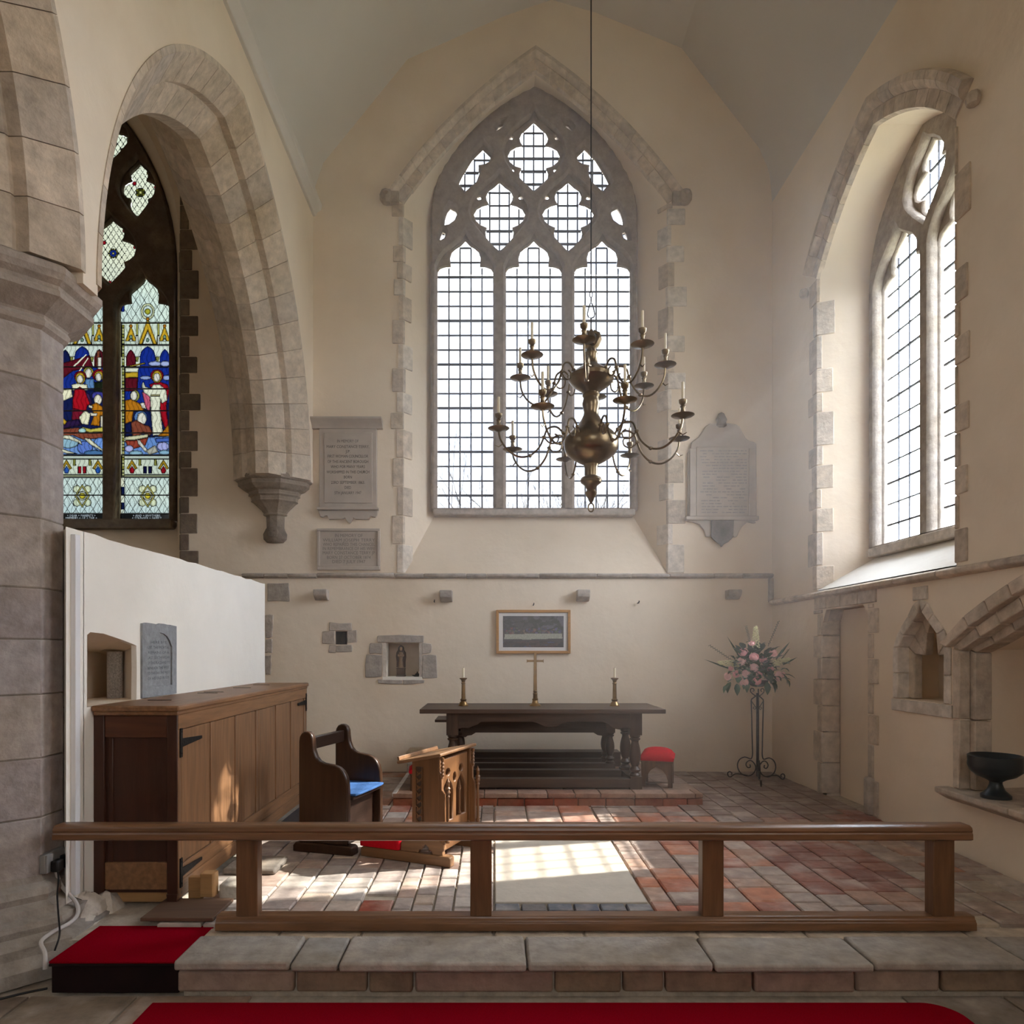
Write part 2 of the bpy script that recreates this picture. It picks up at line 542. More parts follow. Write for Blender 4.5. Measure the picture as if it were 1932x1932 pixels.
# recesses of the two small wall cupboards
def niche_box(r, depth, mat, name):
    (x0, z0), (x1, z1) = r[0], r[2]
    mb = MB()
    t = 0.02
    mb.box(x0 - t, x0, YE + 0.001, YE + depth, z0 - t, z1 + t).box(x1, x1 + t, YE + 0.001, YE + depth, z0 - t, z1 + t)
    mb.box(x0, x1, YE + 0.001, YE + depth, z0 - t, z0).box(x0, x1, YE + 0.001, YE + depth, z1, z1 + t)
    mb.box(x0 - t, x1 + t, YE + depth, YE + depth + t, z0 - t, z1 + t)
    return mb.build(name, mat, wall_east)
niche_box(NICHE1, 0.50, STONE, 'niche_lining').color = lin(84, 76, 70)  # lining darkened: the recess's shade is put into its colour
niche_box(NICHE2, 0.26, PLASTER, 'niche_lining')
def wall_stone(px0, px1, py0, py1, proud=0.012, depth=0.05, name='wall_stone', tones=GREY, y=YE, rag=0.008):
    """a squared stone showing flush in the east wall, slightly ragged"""
    x0, x1, z0, z1 = ex(px0), ex(px1), ez(py1), ez(py0)
    r = lambda: random.uniform(-rag, rag)
    mx, mz = (x0 + x1) / 2, (z0 + z1) / 2
    poly = [(x0 + r(), z0 + r()), (mx + r(), z0 + r()), (x1 + r(), z0 + r()), (x1 + r(), mz + r()),
            (x1 + r(), z1 + r()), (mx + r(), z1 + r()), (x0 + r(), z1 + r()), (x0 + r(), mz + r())]
    return MB().prism(poly, y - proud, y + depth, 'xz').build(name, STONE, wall_east, bevel=0.006, color=random.choice(tones), seg=1)
for q in [(622, 665, 1175, 1189), (608, 632, 1191, 1214), (655, 674, 1189, 1213), (621, 634, 1217, 1231), (635, 664, 1217, 1231),
          (712, 800, 1199, 1212), (698, 721, 1214, 1233), (690, 721, 1235, 1278), (797, 814, 1213, 1233), (797, 824, 1235, 1280),
          (712, 760, 1283, 1290), (761, 800, 1283, 1290),
          (505, 546, 1101, 1135), (501, 515, 1160, 1203), (501, 514, 1206, 1232), (501, 512, 1236, 1272)]:
    wall_stone(*q)
# stone lining of the larger niche
MB().box(ex(722), ex(729), YE - 0.008, YE + 0.2, ez(1282), ez(1213)).build('niche_jamb', STONE, wall_east, color=PALE[0])
MB().box(ex(791), ex(797), YE - 0.008, YE + 0.2, ez(1282), ez(1213)).build('niche_jamb', STONE, wall_east, color=GREY[2])
MB().box(ex(722), ex(797), YE - 0.010, YE + 0.24, ez(1283), ez(1277)).build('niche_shelf', WHITE_PLASTER, wall_east)
# four stone corbels that once carried something above the altar
for px0, px1, py0, py1 in [(596, 621, 1113, 1133), (831, 854, 1115, 1136), (1087, 1111, 1114, 1135), (1368, 1393, 1114, 1131)]:
    x0, x1, z0, z1 = ex(px0), ex(px1), ez(py1), ez(py0)
    pr = [(YE + 0.05, z0), (YE - 0.045, z0), (YE - 0.11, z0 + 0.045), (YE - 0.12, z1 - 0.03), (YE - 0.12, z1), (YE + 0.05, z1)]
    MB().prism(pr, x0, x1, 'yz').build('corbel', STONE, wall_east, bevel=0.008, color=random.choice(GREY))

# ------------------------------------------------------------------ south wall
sy = lambda px, x=XS: 1300 * x / (px - 932)
def sz(px, py, x=XS): return H + (1226 - py) * x / (px - 932)
DOOR = [(5.51, -0.05), (6.29, -0.05), (6.29, 1.55), (6.22, 1.67), (5.60, 1.675), (5.51, 1.60)]
PISC = [(4.57, 0.95), (5.11, 0.95), (5.11, 1.33), (5.07, 1.40), (4.99, 1.475), (4.91, 1.54), (4.865, 1.59), (4.84, 1.635),
        (4.815, 1.59), (4.77, 1.54), (4.69, 1.475), (4.61, 1.40), (4.57, 1.33)]
TOMB = [(2.15, 0.41), (4.437, 0.41), (4.437, 1.31), (4.25, 1.40), (3.9, 1.555), (3.6, 1.67), (3.3, 1.74), (3.0, 1.67), (2.7, 1.555), (2.35, 1.40), (2.15, 1.31)]
SWEST = [(1.0, 2.2), (3.1, 2.2), (3.1, 4.4), (2.6, 5.2), (2.05, 5.6), (1.5, 5.2), (1.0, 4.4)]  # opening for the added window that lets in fill light
wall_south = link_mesh('wall_south', plate_mesh('wall_south', rect(YW, 7.6, -0.3, 6.6),
    [[(YS - u, v) for u, v in o1(W2)], DOOR, PISC, TOMB, SWEST], 0.0, 0.04, TS), PLASTER)
tag(wall_south, 'cream limewashed south wall with window, doorway and recesses', 'wall', None, 'structure')
def s_recess(loop, depth, name, mat, splay=0.0, close=True, back_mat=None):
    """sides and back of a recess in the south wall"""
    n = len(loop)
    cy = sum(p[0] for p in loop) / n; cz = sum(p[1] for p in loop) / n
    inner = [(p[0] + (cy - p[0]) * splay, p[1] + (cz - p[1]) * splay) for p in loop]
    vs = [TS(p[0], p[1], 0.0405) for p in loop] + [TS(p[0], p[1], depth) for p in inner]
    fs = [(i, (i + 1) % n, (i + 1) % n + n, i + n) for i in range(n)]
    mb = MB().add(vs, fs)
    o = mb.build(name, mat, wall_south, color=BUFF[3])
    b = MB().add([TS(p[0], p[1], depth) for p in inner], [tuple(range(n))])
    b.build(name + '_back', back_mat or PLASTER, wall_south)
    return o
s_recess(PISC, 0.30, 'piscina_reveal', PLASTER)
s_recess(TOMB, 0.55, 'tomb_reveal', PLASTER, splay=-0.06)

# ogee stone frame of the small niche
def ring_stones(name, inner, outer, parent, T, w0, w1, tones, bev=0.006):
    m = len(inner)
    for i in range(m - 1):
        q = [inner[i], inner[i + 1], outer[i + 1], outer[i]]
        c = (sum(p[0] for p in q) / 4, sum(p[1] for p in q) / 4)
        q = [(p[0] + (c[0] - p[0]) * 0.02, p[1] + (c[1] - p[1]) * 0.02) for p in q]
        vs = [T(p[0], p[1], w0) for p in q] + [T(p[0], p[1], w1) for p in q]
        fs = [(0, 1, 2, 3), (7, 6, 5, 4)] + [(k, (k + 1) % 4, (k + 1) % 4 + 4, k + 4) for k in range(4)]
        MB().add(vs, fs).build(name, STONE, parent, bevel=bev, color=random.choice(tones), seg=1)
def ogee(side, d):
    s = side
    return [(4.84 + s * (0.27 + d), 0.95), (4.84 + s * (0.27 + d), 1.14), (4.84 + s * (0.27 + d), 1.33), (4.84 + s * (0.20 + d), 1.42 + d * 0.5),
            (4.84 + s * (0.10 + d * 0.8), 1.515 + d * 0.7), (4.84 + s * (0.03 + d * 0.9), 1.585 + d * 0.9), (4.84 + s * (0.002), 1.64 + d * 0.5)]
for s in (-1, 1):
    ring_stones('piscina_stone', ogee(s, -0.012), ogee(s, 0.055), wall_south, TS, -0.014, 0.08, PALE)
MB().box(XS - 0.014, XS + 0.02, 4.76, 4.92, 1.66, 1.755).build('piscina_stone', STONE, wall_south, bevel=0.006, color=PALE[1])
MB().box(XS - 0.016, XS + 0.3, 4.50, 5.18, 0.86, 0.945).build('piscina_sill', STONE, wall_south, bevel=0.006, color=PALE[1])
# inner moulded order of the niche
for s in (-1, 1):
    a = [(4.84 + s * 0.27, 0.95), (4.84 + s * 0.27, 1.33), (4.84 + s * 0.20, 1.42), (4.84 + s * 0.10, 1.515), (4.84 + s * 0.012, 1.62)]
    b = [(4.84 + s * 0.19, 0.95), (4.84 + s * 0.19, 1.28), (4.84 + s * 0.07, 1.27), (4.84 + s * 0.05, 1.42), (4.84 + s * 0.006, 1.52)]
    ring_stones('piscina_moulding', a, b, wall_south, TS, 0.07, 0.13, BUFF)

# arched tomb recess: jamb, hood, arch stones, projecting sill
def tomb_line(d):
    return [(4.437 + d, 0.41), (4.437 + d, 0.86), (4.437 + d, 1.31 + d * 0.3), (4.25 + d * 0.6, 1.40 + d * 0.9), (4.08 + d * .5, 1.475 + d), (3.9 + d * 0.45, 1.555 + d),
            (3.6 + d * 0.35, 1.67 + d), (3.3, 1.74 + d), (3.0 - d * 0.35, 1.67 + d), (2.7 - d * 0.45, 1.555 + d), (2.35 - d * 0.6, 1.40 + d * 0.9), (2.15 - d, 1.31)]
ring_stones('tomb_arch_stone', tomb_line(-0.014), tomb_line(0.055), wall_south, TS, -0.012, 0.06, BUFF)
ring_stones('tomb_inner_order', tomb_line(0.003), tomb_line(-0.055), wall_south, TS, 0.061, 0.17, [BUFF[1], BUFF[3]])
ring_stones('tomb_hood_stone', tomb_line(0.058)[2:], tomb_line(0.135)[2:], wall_south, TS, -0.055, 0.03, BUFF)
mb = MB().prism([(XS - 0.09, 0.41), (XS + 0.5, 0.41), (XS + 0.5, 0.33), (XS - 0.01, 0.33), (XS - 0.09, 0.375)], 1.95, 4.56, 'xz')
for i in range(4):
    a = 1.95 + (4.56 - 1.95) * i / 4
    MB().prism([(XS - 0.09, 0.41), (XS + 0.54, 0.413), (XS + 0.54, 0.33), (XS - 0.01, 0.33), (XS - 0.09, 0.375)], a + 0.003, a + 0.6495, 'xz'
               ).build('tomb_sill_stone', STONE, wall_south, bevel=0.008, color=BUFF[i % 5])

# blocked doorway
door_1 = structure('door_1', 'narrow blocked stone doorway in the south wall, plastered inside', 'doorway')
vs = [TS(p[0], p[1], 0.0) for p in DOOR] + [TS(p[0], p[1], 0.16) for p in DOOR]
n = len(DOOR)
MB().add(vs, [(i, (i + 1) % n, (i + 1) % n + n, i + n) for i in range(n)]).build('reveal', STONE, door_1, color=BUFF[3])
MB().add([TS(p[0], p[1], 0.16) for p in DOOR], [tuple(range(n))]).build('blocking', PLASTER, door_1)
z = 0.0
k = 0
while z < 1.66:
    h = random.choice([0.2, 0.24, 0.28])
    h = min(h, 1.68 - z)
    e = 0.10 if k % 2 else 0.02
    MB().prism([(XS - 0.012, 6.29 - 0.002), (XS - 0.012, 6.35 + e), (XS + 0.03, 6.35 + e), (XS + 0.03, 6.31), (XS + 0.15, 6.31), (XS + 0.15, 6.275), (XS + 0.06, 6.275)],
               z + 0.004, z + h - 0.004, 'xy').build('jamb_stone', STONE, door_1, bevel=0.005, color=random.choice(BUFF), seg=1)
    e2 = 0.09 if k % 2 == 0 else 0.02
    MB().prism([(XS - 0.012, 5.512), (XS - 0.012, 5.46 - e2), (XS + 0.03, 5.46 - e2), (XS + 0.03, 5.50), (XS + 0.15, 5.50), (XS + 0.15, 5.525), (XS + 0.06, 5.525)],
               z + 0.004, z + h - 0.004, 'xy').build('jamb_stone', STONE, door_1, bevel=0.005, color=random.choice(BUFF), seg=1)
    z += h; k += 1
for a, b in [(5.40, 5.66), (5.665, 5.95), (5.955, 6.2), (6.205, 6.43)]:
    MB().box(XS - 0.014, XS + 0.1, a, b, 1.685, 1.79).build('lintel_stone', STONE, door_1, bevel=0.005, color=random.choice(BUFF), seg=1)
MB().box(XS - 0.05, XS + 0.06, 5.43, 5.515, 0.0, 0.30).build('jamb_foot', STONE, door_1, bevel=0.02, color=GREY[2])

# ------------------------------------------------------------------ arcade wall between chancel and chapel
A1 = dict(a=1.96, h=2.52, zs=3.10, yc=5.35)
A2 = dict(a=1.96, h=2.52, zs=3.10, yc=1.31)
arc = lambda A: [(A['yc'] + u, v) for u, v in arch_outline(A['a'], A['h'], A['zs'], A['zs'], None, 22)]
out = [(YE + 0.1, A1['zs'])] + list(reversed(arc(A1)))[1:-1] + [(3.39, 3.05), (3.27, 3.05)] + list(reversed(arc(A2)))[1:-1]
out += [(-0.65, ZN - 0.1), (YW, ZN - 0.1), (YW, 8.6), (YE + 0.1, 8.6)]
wall_north = link_mesh('wall_north', plate_mesh('wall_north', out, [], XNB, XN, TN), PLASTER)
tag(wall_north, 'cream plastered arcade wall with pointed arches on the left', 'wall', None, 'structure')
PROF = [(-0.012, XN + 0.006), (0.025, XN + 0.006), (0.17, XN - 0.14), (0.17, XN - 0.20), (0.195, XN - 0.20), (0.33, XN - 0.335), (0.33, XNB + 0.335),
        (0.195, XNB + 0.20), (0.17, XNB + 0.20), (0.17, XNB + 0.14), (0.025, XNB - 0.006), (-0.012, XNB - 0.006)]
for A, nm, lb in ((A1, 'arcade_arch', 'pointed chamfered stone arch opening to the chapel on the left'),
                  (A2, 'arcade_arch', 'near pointed stone arch rising from the octagonal pier out of frame')):
    r = structure(nm, lb, 'arch')
    arch_segments('voussoir', A['a'], A['h'], A['zs'], None, PROF, lambda u, v, w, A=A: (w, A['yc'] + u, v), 13, STONE, r, BUFF, gap=0.0018, sub=4)

# octagonal pier
pier = structure('pier', 'octagonal stone pier with moulded capital at left edge', 'pier')
PX, PY = -2.34, 3.335
def octa(prof, name, col, bevel=0.0, smooth=False, c=(PX, PY, 0), k=1 / math.cos(PI / 8)):
    return MB().lathe([(r * k, z) for r, z in prof], 8, c, rot=PI / 8).build(name, STONE, pier, bevel=bevel, color=col, seg=1)
zz = [0.24, 0.52, 0.80, 1.10, 1.36, 1.60, 1.93, 2.30, 2.58, 2.84]
for i in range(len(zz) - 1):
    octa([(0.204, zz[i] + 0.003), (0.204, zz[i + 1] - 0.003)], 'shaft_stone', [lin(158, 150, 148), lin(150, 140, 138), lin(162, 152, 146)][i % 3], bevel=0.004)
octa([(0.199, 0.2), (0.199, 2.85)], 'shaft_core', lin(120, 112, 104))
octa([(0.205, 2.82), (0.225, 2.835), (0.232, 2.855), (0.22, 2.875), (0.225, 2.885), (0.30, 2.935), (0.325, 2.95), (0.325, 2.975), (0.312, 2.985),
      (0.318, 3.0), (0.345, 3.02), (0.36, 3.045), (0.36, 3.075), (0.34, 3.09)], 'capital', lin(160, 148, 138))
octa([(0.43, ZN), (0.43, -0.10), (0.40, -0.05), (0.40, -0.01), (0.33, 0.02), (0.34, 0.05), (0.335, 0.075), (0.29, 0.09), (0.285, 0.12), (0.245, 0.14), (0.255, 0.17), (0.245, 0.20), (0.212, 0.22), (0.206, 0.25)],
     'base', lin(146, 138, 132))
MB().box(PX - 0.3, PX + 0.3, PY - 0.11, PY + 0.11, 3.06, 3.14).build('impost', STONE, pier, color=BUFF[0])

# corbel carrying the far end of the arch
corbel = structure('arch_corbel', 'moulded half octagonal stone corbel with carved head below the arch', 'corbel')
CX0 = -2.35
def half_oct(prof, name, col, n=4, bevel=0.0, k=1.0):
    vs, fs = [], []
    m = 6
    for r, z in prof:
        a = r * 0.4142
        for x, y in [(-r, 0.06), (-r, -a), (-a, -r), (a, -r), (r, -a), (r, 0.06)]:
            vs.append((CX0 + x, YE + y * 0.9, z))
    for i in range(len(prof) - 1):
        for j in range(m):
            l = (j + 1) % m
            fs.append((i * m + j, i * m + l, (i + 1) * m + l, (i + 1) * m + j))
    fs.append(tuple(range(m))); fs.append(tuple((len(prof) - 1) * m + j for j in range(m)))
    return MB().add(vs, fs).build(name, STONE, corbel, color=col, bevel=bevel)
half_oct([(0.36, 3.16), (0.385, 3.14), (0.395, 3.115), (0.385, 3.09), (0.365, 3.08), (0.36, 3.055), (0.36, 3.04), (0.31, 3.0), (0.27, 2.985),
          (0.26, 2.96), (0.265, 2.945), (0.24, 2.93), (0.235, 2.90), (0.24, 2.885), (0.215, 2.87), (0.14, 2.80), (0.118, 2.77), (0.125, 2.755), (0.115, 2.745)], 'moulded_corbel', lin(140, 126, 112))
half_oct([(0.095, 2.75), (0.09, 2.62), (0.10, 2.6)], 'corbel_stem', lin(130, 118, 106))
hd = MB().lathe([(0.03, -0.09), (0.09, -0.085), (0.125, -0.05), (0.13, 0.0), (0.105, 0.05), (0.085, 0.08), (0.04, 0.09)], 12, (CX0, YE - 0.03, 2.545), 1.0, 0.75)
hd.lathe([(0.0, -0.06), (0.05, -0.045), (0.065, 0.0), (0.05, 0.045), (0.0, 0.06)], 10, (CX0, YE - 0.11, 2.555), 1, 0.5)
hd.lathe([(0.0, -0.012), (0.012, 0.0), (0.0, 0.012)], 6, (CX0, YE - 0.147, 2.55))
hd.box(CX0 - 0.03, CX0 + 0.03, YE - 0.148, YE - 0.13, 2.515, 2.525)
hd.lathe([(0.0, -0.012), (0.015, 0.0), (0.0, 0.012)], 6, (CX0 - 0.028, YE - 0.14, 2.575)).lathe([(0.0, -0.012), (0.015, 0.0), (0.0, 0.012)], 6, (CX0 + 0.028, YE - 0.14, 2.575))
hd.build('carved_head', STONE, corbel, smooth=True, color=lin(118, 106, 94))

# ------------------------------------------------------------------ low white wall under the arch with squint
XL = -2.05
SQ = [(3.47, 1.02), (3.95, 1.02), (3.955, 1.2), (3.95, 1.335), (3.80, 1.365), (3.62, 1.395), (3.50, 1.40), (3.472, 1.385)]
top = []
for i in range(25):
    y = 6.17 - (6.17 - 3.30) * i / 24
    top.append((y, 1.90 + random.uniform(-0.006, 0.006)))
end = [(6.17 + random.uniform(-0.012, 0.012), z) for z in [0.0, 0.3, 0.6, 0.9, 1.2, 1.5, 1.8]]
top = [(y, z) for y, z in top if y > 3.45] + [(3.44, 1.90)]
low_wall = link_mesh('wall_screen', plate_mesh('wall_screen', [(3.44, -0.15)] + end + top, [SQ], XL - 0.03, XL, TN), WHITE_PLASTER)
MB().box(XL - 0.38, XL - 0.345, 3.44, 6.16, -0.15, 1.895).box(XL - 0.35, XL - 0.03, 3.44, 6.16, 1.86, 1.895).box(XL - 0.35, XL - 0.03, 6.12, 6.16, -0.15, 1.87).build('wall_core', WHITE_PLASTER, low_wall)
MB().prism([(XL, 3.30), (XL, 3.445), (-2.15, 3.445), (-2.137, 3.425)], -0.15, 1.90, 'xy').build('wall_splay', WHITE_PLASTER, low_wall)
tag(low_wall, 'low bright white wall under the arch, with squint opening', 'wall', None, 'structure')
vs = [(XL - 0.001, y, z + (0.004 if z < 1.1 else 0)) for y, z in SQ] + [(XL - 0.34, y + (0.36 if y > 3.7 else -0.02), z - (0.07 if z > 1.1 else -0.004)) for y, z in SQ]
n = len(SQ)
MB().add(vs, [(i, (i + 1) % n, (i + 1) % n + n, i + n) for i in range(n)]).build('squint_reveal', PLASTER, low_wall)
MB().box(XL - 0.375, XL - 0.335, 3.3, 4.5, 0.9, 1.5).build('squint_back', PLASTER, low_wall)
MB().box(XL - 0.335, XL - 0.24, 3.46, 3.70, 1.0, 1.36).build('squint_panel', wood('squint_wood', lin(92, 62, 40), 'z', 0.5), low_wall)
MB().tube([(-2.25, 4.09, 1.02), (-2.25, 4.09, 1.30)], 0.043, 14).build('squint_shaft', GRANITE, low_wall, smooth=True)
# rough footing where the low wall meets the pier
ft = MB()
prof = [(-2.12, 0.16), (-2.0, 0.13), (-1.96, 0.05), (-1.93, -0.02), (-1.92, -0.16), (-2.3, -0.16), (-2.3, 0.16)]
rs_ = random.Random(3)
for (fx, fy, fz, fr_, fh) in [(-2.04, 3.44, 0.0, 0.10, 0.10), (-2.01, 3.55, -0.03, 0.10, 0.10), (-2.03, 3.64, 0.0, 0.07, 0.07), (-2.0, 3.38, -0.08, 0.11, 0.10)]:
    pr_ = [(0.0, -1.0), (0.75, -0.7), (1.0, 0.0), (0.8, 0.6), (0.4, 0.9), (0.0, 1.0)]
    lump = MB().lathe([(r * fr_, z * fh) for r, z in pr_], 9, (fx, fy, fz), 1.0, 1.15, rot=rs_.random())
    lump.v = [(x + rs_.uniform(-.016, .016), y + rs_.uniform(-.016, .016), z + rs_.uniform(-.014, .014)) for x, y, z in lump.v]
    lump.build('rubble_foot', STONE, low_wall, smooth=True, ang=0.5, color=PALE[1])

# ------------------------------------------------------------------ ceiling
CE = [(-1.96, 6.08), (-1.93, 6.30), (-1.84, 6.56), (-0.93, 7.68), (0.10, 8.14), (0.62, 8.32), (1.10, 8.18), (2.02, 7.80), (2.86, 6.72), (2.97, 6.46), (3.005, 6.08)]
ce = MB().prism(CE + [(3.2, 6.1), (3.2, 6.6), (2.1, 8.1), (0.62, 8.6), (-1.0, 8.0), (-2.1, 6.7), (-2.1, 6.1)], YW, YE + 0.03, 'xz')
ceiling = ce.build('ceiling', CEILING, None)
smooth_by_angle(ceiling.data, 0.5)
tag(ceiling, 'pale plastered canted ceiling over the chancel', 'ceiling', None, 'structure')
plate_n = MB().prism([(XN - 0.02, 5.98), (XN + 0.03, 5.98), (XN + 0.045, 6.02), (XN + 0.09, 6.05), (XN + 0.10, 6.10), (XN + 0.04, 6.14), (XN - 0.02, 6.14)], YW, YE, 'xz').build('trim_1', CEILING, None, bevel=0.006)
tag(plate_n, 'moulded wall plate along the ceiling foot on the left', 'moulding', None, 'structure')
mb = MB().box(-6.6, XN - 0.05, YW, YE + 0.1, 8.3, 8.5)
tag(mb.build('ceiling_chapel', CEILING, None), 'dark chapel ceiling beyond the arch', 'ceiling', None, 'structure')
WNORTH = [(-0.9, 1.7), (2.1, 1.7), (2.1, 4.4), (1.5, 5.2), (0.6, 5.7), (-0.3, 5.2), (-0.9, 4.4)]  # opening for the added aisle window, unseen
tag(link_mesh('wall_chapel', plate_mesh('wall_chapel', rect(YW - 0.2, YE + 0.2, -0.3, 8.5), [WNORTH], -6.7, -6.5, TN), PLASTER), 'far chapel wall beyond the arch on the left', 'wall', None, 'structure')
WWEST = [(-0.8, 2.0), (2.0, 2.0), (2.0, 4.8), (1.4, 5.9), (0.6, 6.6), (-0.2, 5.9), (-0.8, 4.8)]  # opening for the added west window, unseen
tag(link_mesh('wall_west', plate_mesh('wall_west', rect(-6.7, 3.3, -0.3, 8.8), [WWEST], YW - 0.2, YW, lambda u, v, w: (u, w, v)), PLASTER), 'wall closing the nave behind the viewer', 'wall', None, 'structure')

# ------------------------------------------------------------------ string courses
trim_2 = structure('trim_2', 'grey stone string course across the east wall under the windows', 'string course')
zt, zb = ez(1082), ez(1091)
pe = [(YE + 0.02, zb), (YE - 0.02, zb), (YE - 0.05, zb + 0.018), (YE - 0.055, zt - 0.012), (YE - 0.03, zt), (YE + 0.02, zt)]
js = [458, 500, 545, 599, 745, 800, 880, 918, 1017, 1125, 1190, 1262, 1345, 1400, 1456.9]
for a, b in zip(js[:-1], js[1:]):
    d = random.uniform(-0.004, 0.004)
    MB().prism([(p[0], p[1] + d) for p in pe], ex(a) + 0.002, ex(b) - 0.002, 'yz').build('string_stone', STONE, trim_2, bevel=0.006, color=random.choice(GREY), seg=1)
MB().box(ex(1449), XS - 0.002, YE - 0.055, YE + 0.02, ez(1137), zb - 0.003).build('string_drop', STONE, trim_2, bevel=0.01, color=GREY[0])
trim_3 = structure('trim_3', 'stone string course along the south wall below the window', 'string course')
ps = [(XS + 0.02, 1.785), (XS - 0.02, 1.785), (XS - 0.055, 1.80), (XS - 0.06, 1.83), (XS - 0.03, 1.845), (XS + 0.02, 1.85)]
ys = [7.38, 6.9, 6.4, 6.0, 5.55, 5.1, 4.6, 4.1, 3.5, 2.9, 2.2, 1.5, 0.8, 0.0]
for a, b in zip(ys[1:], ys[:-1]):
    MB().prism(ps, a + 0.002, b - 0.002, 'xz').build('string_stone', STONE, trim_3, bevel=0.006, color=random.choice(BUFF), seg=1)
# ------------------------------------------------------------------ windows
KC = 1 / 3.116 / 167      # one unit of the tracery drawing in metres
Q1 = [(0, 893), (35, 925), (65, 945), (78, 975), (75, 1000), (62, 1022), (100, 1032), (132, 1050), (150, 1082), (138, 1120), (110, 1145),
      (75, 1160), (82, 1190), (78, 1220), (60, 1245), (28, 1275), (0, 1297)]
Q2 = [(0, 542), (40, 580), (70, 605), (83, 635), (78, 660), (65, 678), (100, 685), (135, 705), (152, 740), (140, 775), (110, 800), (72, 812),
      (83, 840), (82, 870), (65, 893), (30, 920), (0, 945)]
Q1O = [(0, 852), (30, 888), (80, 925), (128, 975), (160, 1030), (172, 1082), (158, 1135), (125, 1180), (80, 1235), (38, 1280), (0, 1320)]
Q2O = [(0, 470), (22, 520), (70, 560), (125, 610), (162, 665), (176, 725), (160, 790), (128, 840), (80, 890), (38, 930), (0, 968)]
HEAD = [(0, 1235), (25, 1262), (55, 1280), (78, 1300), (89, 1335), (87, 1365), (85, 1384), (120, 1388), (148, 1398), (161, 1418), (162, 1440)]
HEADO = [(0, 1196), (22, 1235), (65, 1272), (118, 1312), (150, 1355), (168, 1400), (168, 1440)]
DAG = [(660, 700), (705, 745), (700, 790), (672, 808), (635, 815), (640, 840), (638, 865), (625, 900), (563, 955), (520, 905), (545, 850), (570, 810), (600, 760)]
def quat(half, cu, cv, sx=1.0, sz=1.0):
    """drawing half outline to metres, centred on (cu, cv)"""
    c = (half[0][1] + half[-1][1]) / 2
    return mirror_poly([(x * KC * sx, (c - y) * KC * sz) for x, y in half]) if False else \
        [(cu + u, cv + v) for u, v in mirror_poly([(x * KC * sx, (c - y) * KC * sz) for x, y in half])]
def light(head, cu, apex, bottom, ref=1235, sx=1.0):
    h = [(x * KC * sx, apex - (y - ref) * KC) for x, y in head]
    h.append((h[-1][0], bottom))
    return [(cu + u, v) for u, v in h] + [(cu - u, v) for u, v in reversed(h) if abs(u) > 1e-6]
def ev(y): return H + (1226 - (60 + y / 3.116)) / 167
def eu(x): return (x - 960) * KC
def grow(poly, k):
    cu = sum(p[0] for p in poly) / len(poly); cv = sum(p[1] for p in poly) / len(poly)
    return [(cu + (u - cu) * k, cv + (v - cv) * k) for u, v in poly]

def spans(poly, val, axis):
    """stretches of the line axis = val inside the polygon"""
    xs = []
    n = len(poly)
    for i in range(n):
        p, q = poly[i], poly[(i + 1) % n]
        a, b = p[axis], q[axis]
        if (a <= val < b) or (b <= val < a):
            t = (val - a) / (b - a)
            xs.append(p[1 - axis] + (q[1 - axis] - p[1 - axis]) * t)
    xs.sort()
    return [(xs[i], xs[i + 1]) for i in range(0, len(xs) - 1, 2)]

def lattice(poly, us, vs_, w, T, bar=0.011, thick=None):
    mb = MB()
    def bar_box(u0, u1, v0, v1, dw=0.0):
        pts = [T(u, v, ww) for ww in (w - 0.006 - dw, w + 0.006) for v in (v0, v1) for u in (u0, u1)]
        mb.add(pts, [(0, 2, 3, 1), (4, 5, 7, 6), (0, 1, 5, 4), (2, 6, 7, 3), (0, 4, 6, 2), (1, 3, 7, 5)])
    for u in us:
        for a, b in spans(poly, u, 0): bar_box(u - bar / 2, u + bar / 2, a, b)
    for i, v in enumerate(vs_):
        k = bar * (1.5 if thick and i % thick == 0 else 1.0)
        for a, b in spans(poly, v, 1): bar_box(a, b, v - k / 2, v + k / 2, 0.004 if k > bar else 0.001)
    return mb

def quoins(root, W, T, tones, seed, sides=(-1, 1), wall=(0.03, 0.15), rev=(0.03, 0.12), top=None, start=None):
    rnd = random.Random(seed)
    L = math.hypot(W['a1'] - W['a2'], W['dep'])
    rx, rw = (W['a1'] - W['a2']) / L, W['dep'] / L
    a = W['a1']
    for s in sides:
        v = start if start is not None else W['zb1'] + 0.01
        k = 0 if s < 0 else 1
        vtop = top if top else W['zs1']
        while v < vtop - 0.05:
            h = min(rnd.choice([0.18, 0.22, 0.26, 0.31]), vtop - v)
            e1 = (wall[1] if k % 2 else wall[0]) + rnd.uniform(-0.02, 0.02)
            e2 = (rev[0] if k % 2 else rev[1]) + rnd.uniform(-0.015, 0.015)
            poly = [(-a - e1, -0.012), (-a + 0.004, -0.012), (-a + rx * e2 + 0.010, rw * e2 - 0.004), (-a + rx * e2 - 0.03, rw * e2 + 0.02), (-a - 0.05, 0.05), (-a - e1, 0.05)]
            v0, v1 = v + 0.004, v + h - 0.004
            vs = [T(-s * u, v0, w) if s > 0 else T(u, v0, w) for u, w in poly] + [T(-s * u, v1, w) if s > 0 else T(u, v1, w) for u, w in poly]
            n = len(poly)
            fs = [tuple(range(n)), tuple(range(2 * n - 1, n - 1, -1))] + [(i, (i + 1) % n, (i + 1) % n + n, i + n) for i in range(n)]
            MB().add(vs, fs).build('quoin', STONE, root, bevel=0.005, color=rnd.choice(tones), seg=1)
            v += h; k += 1

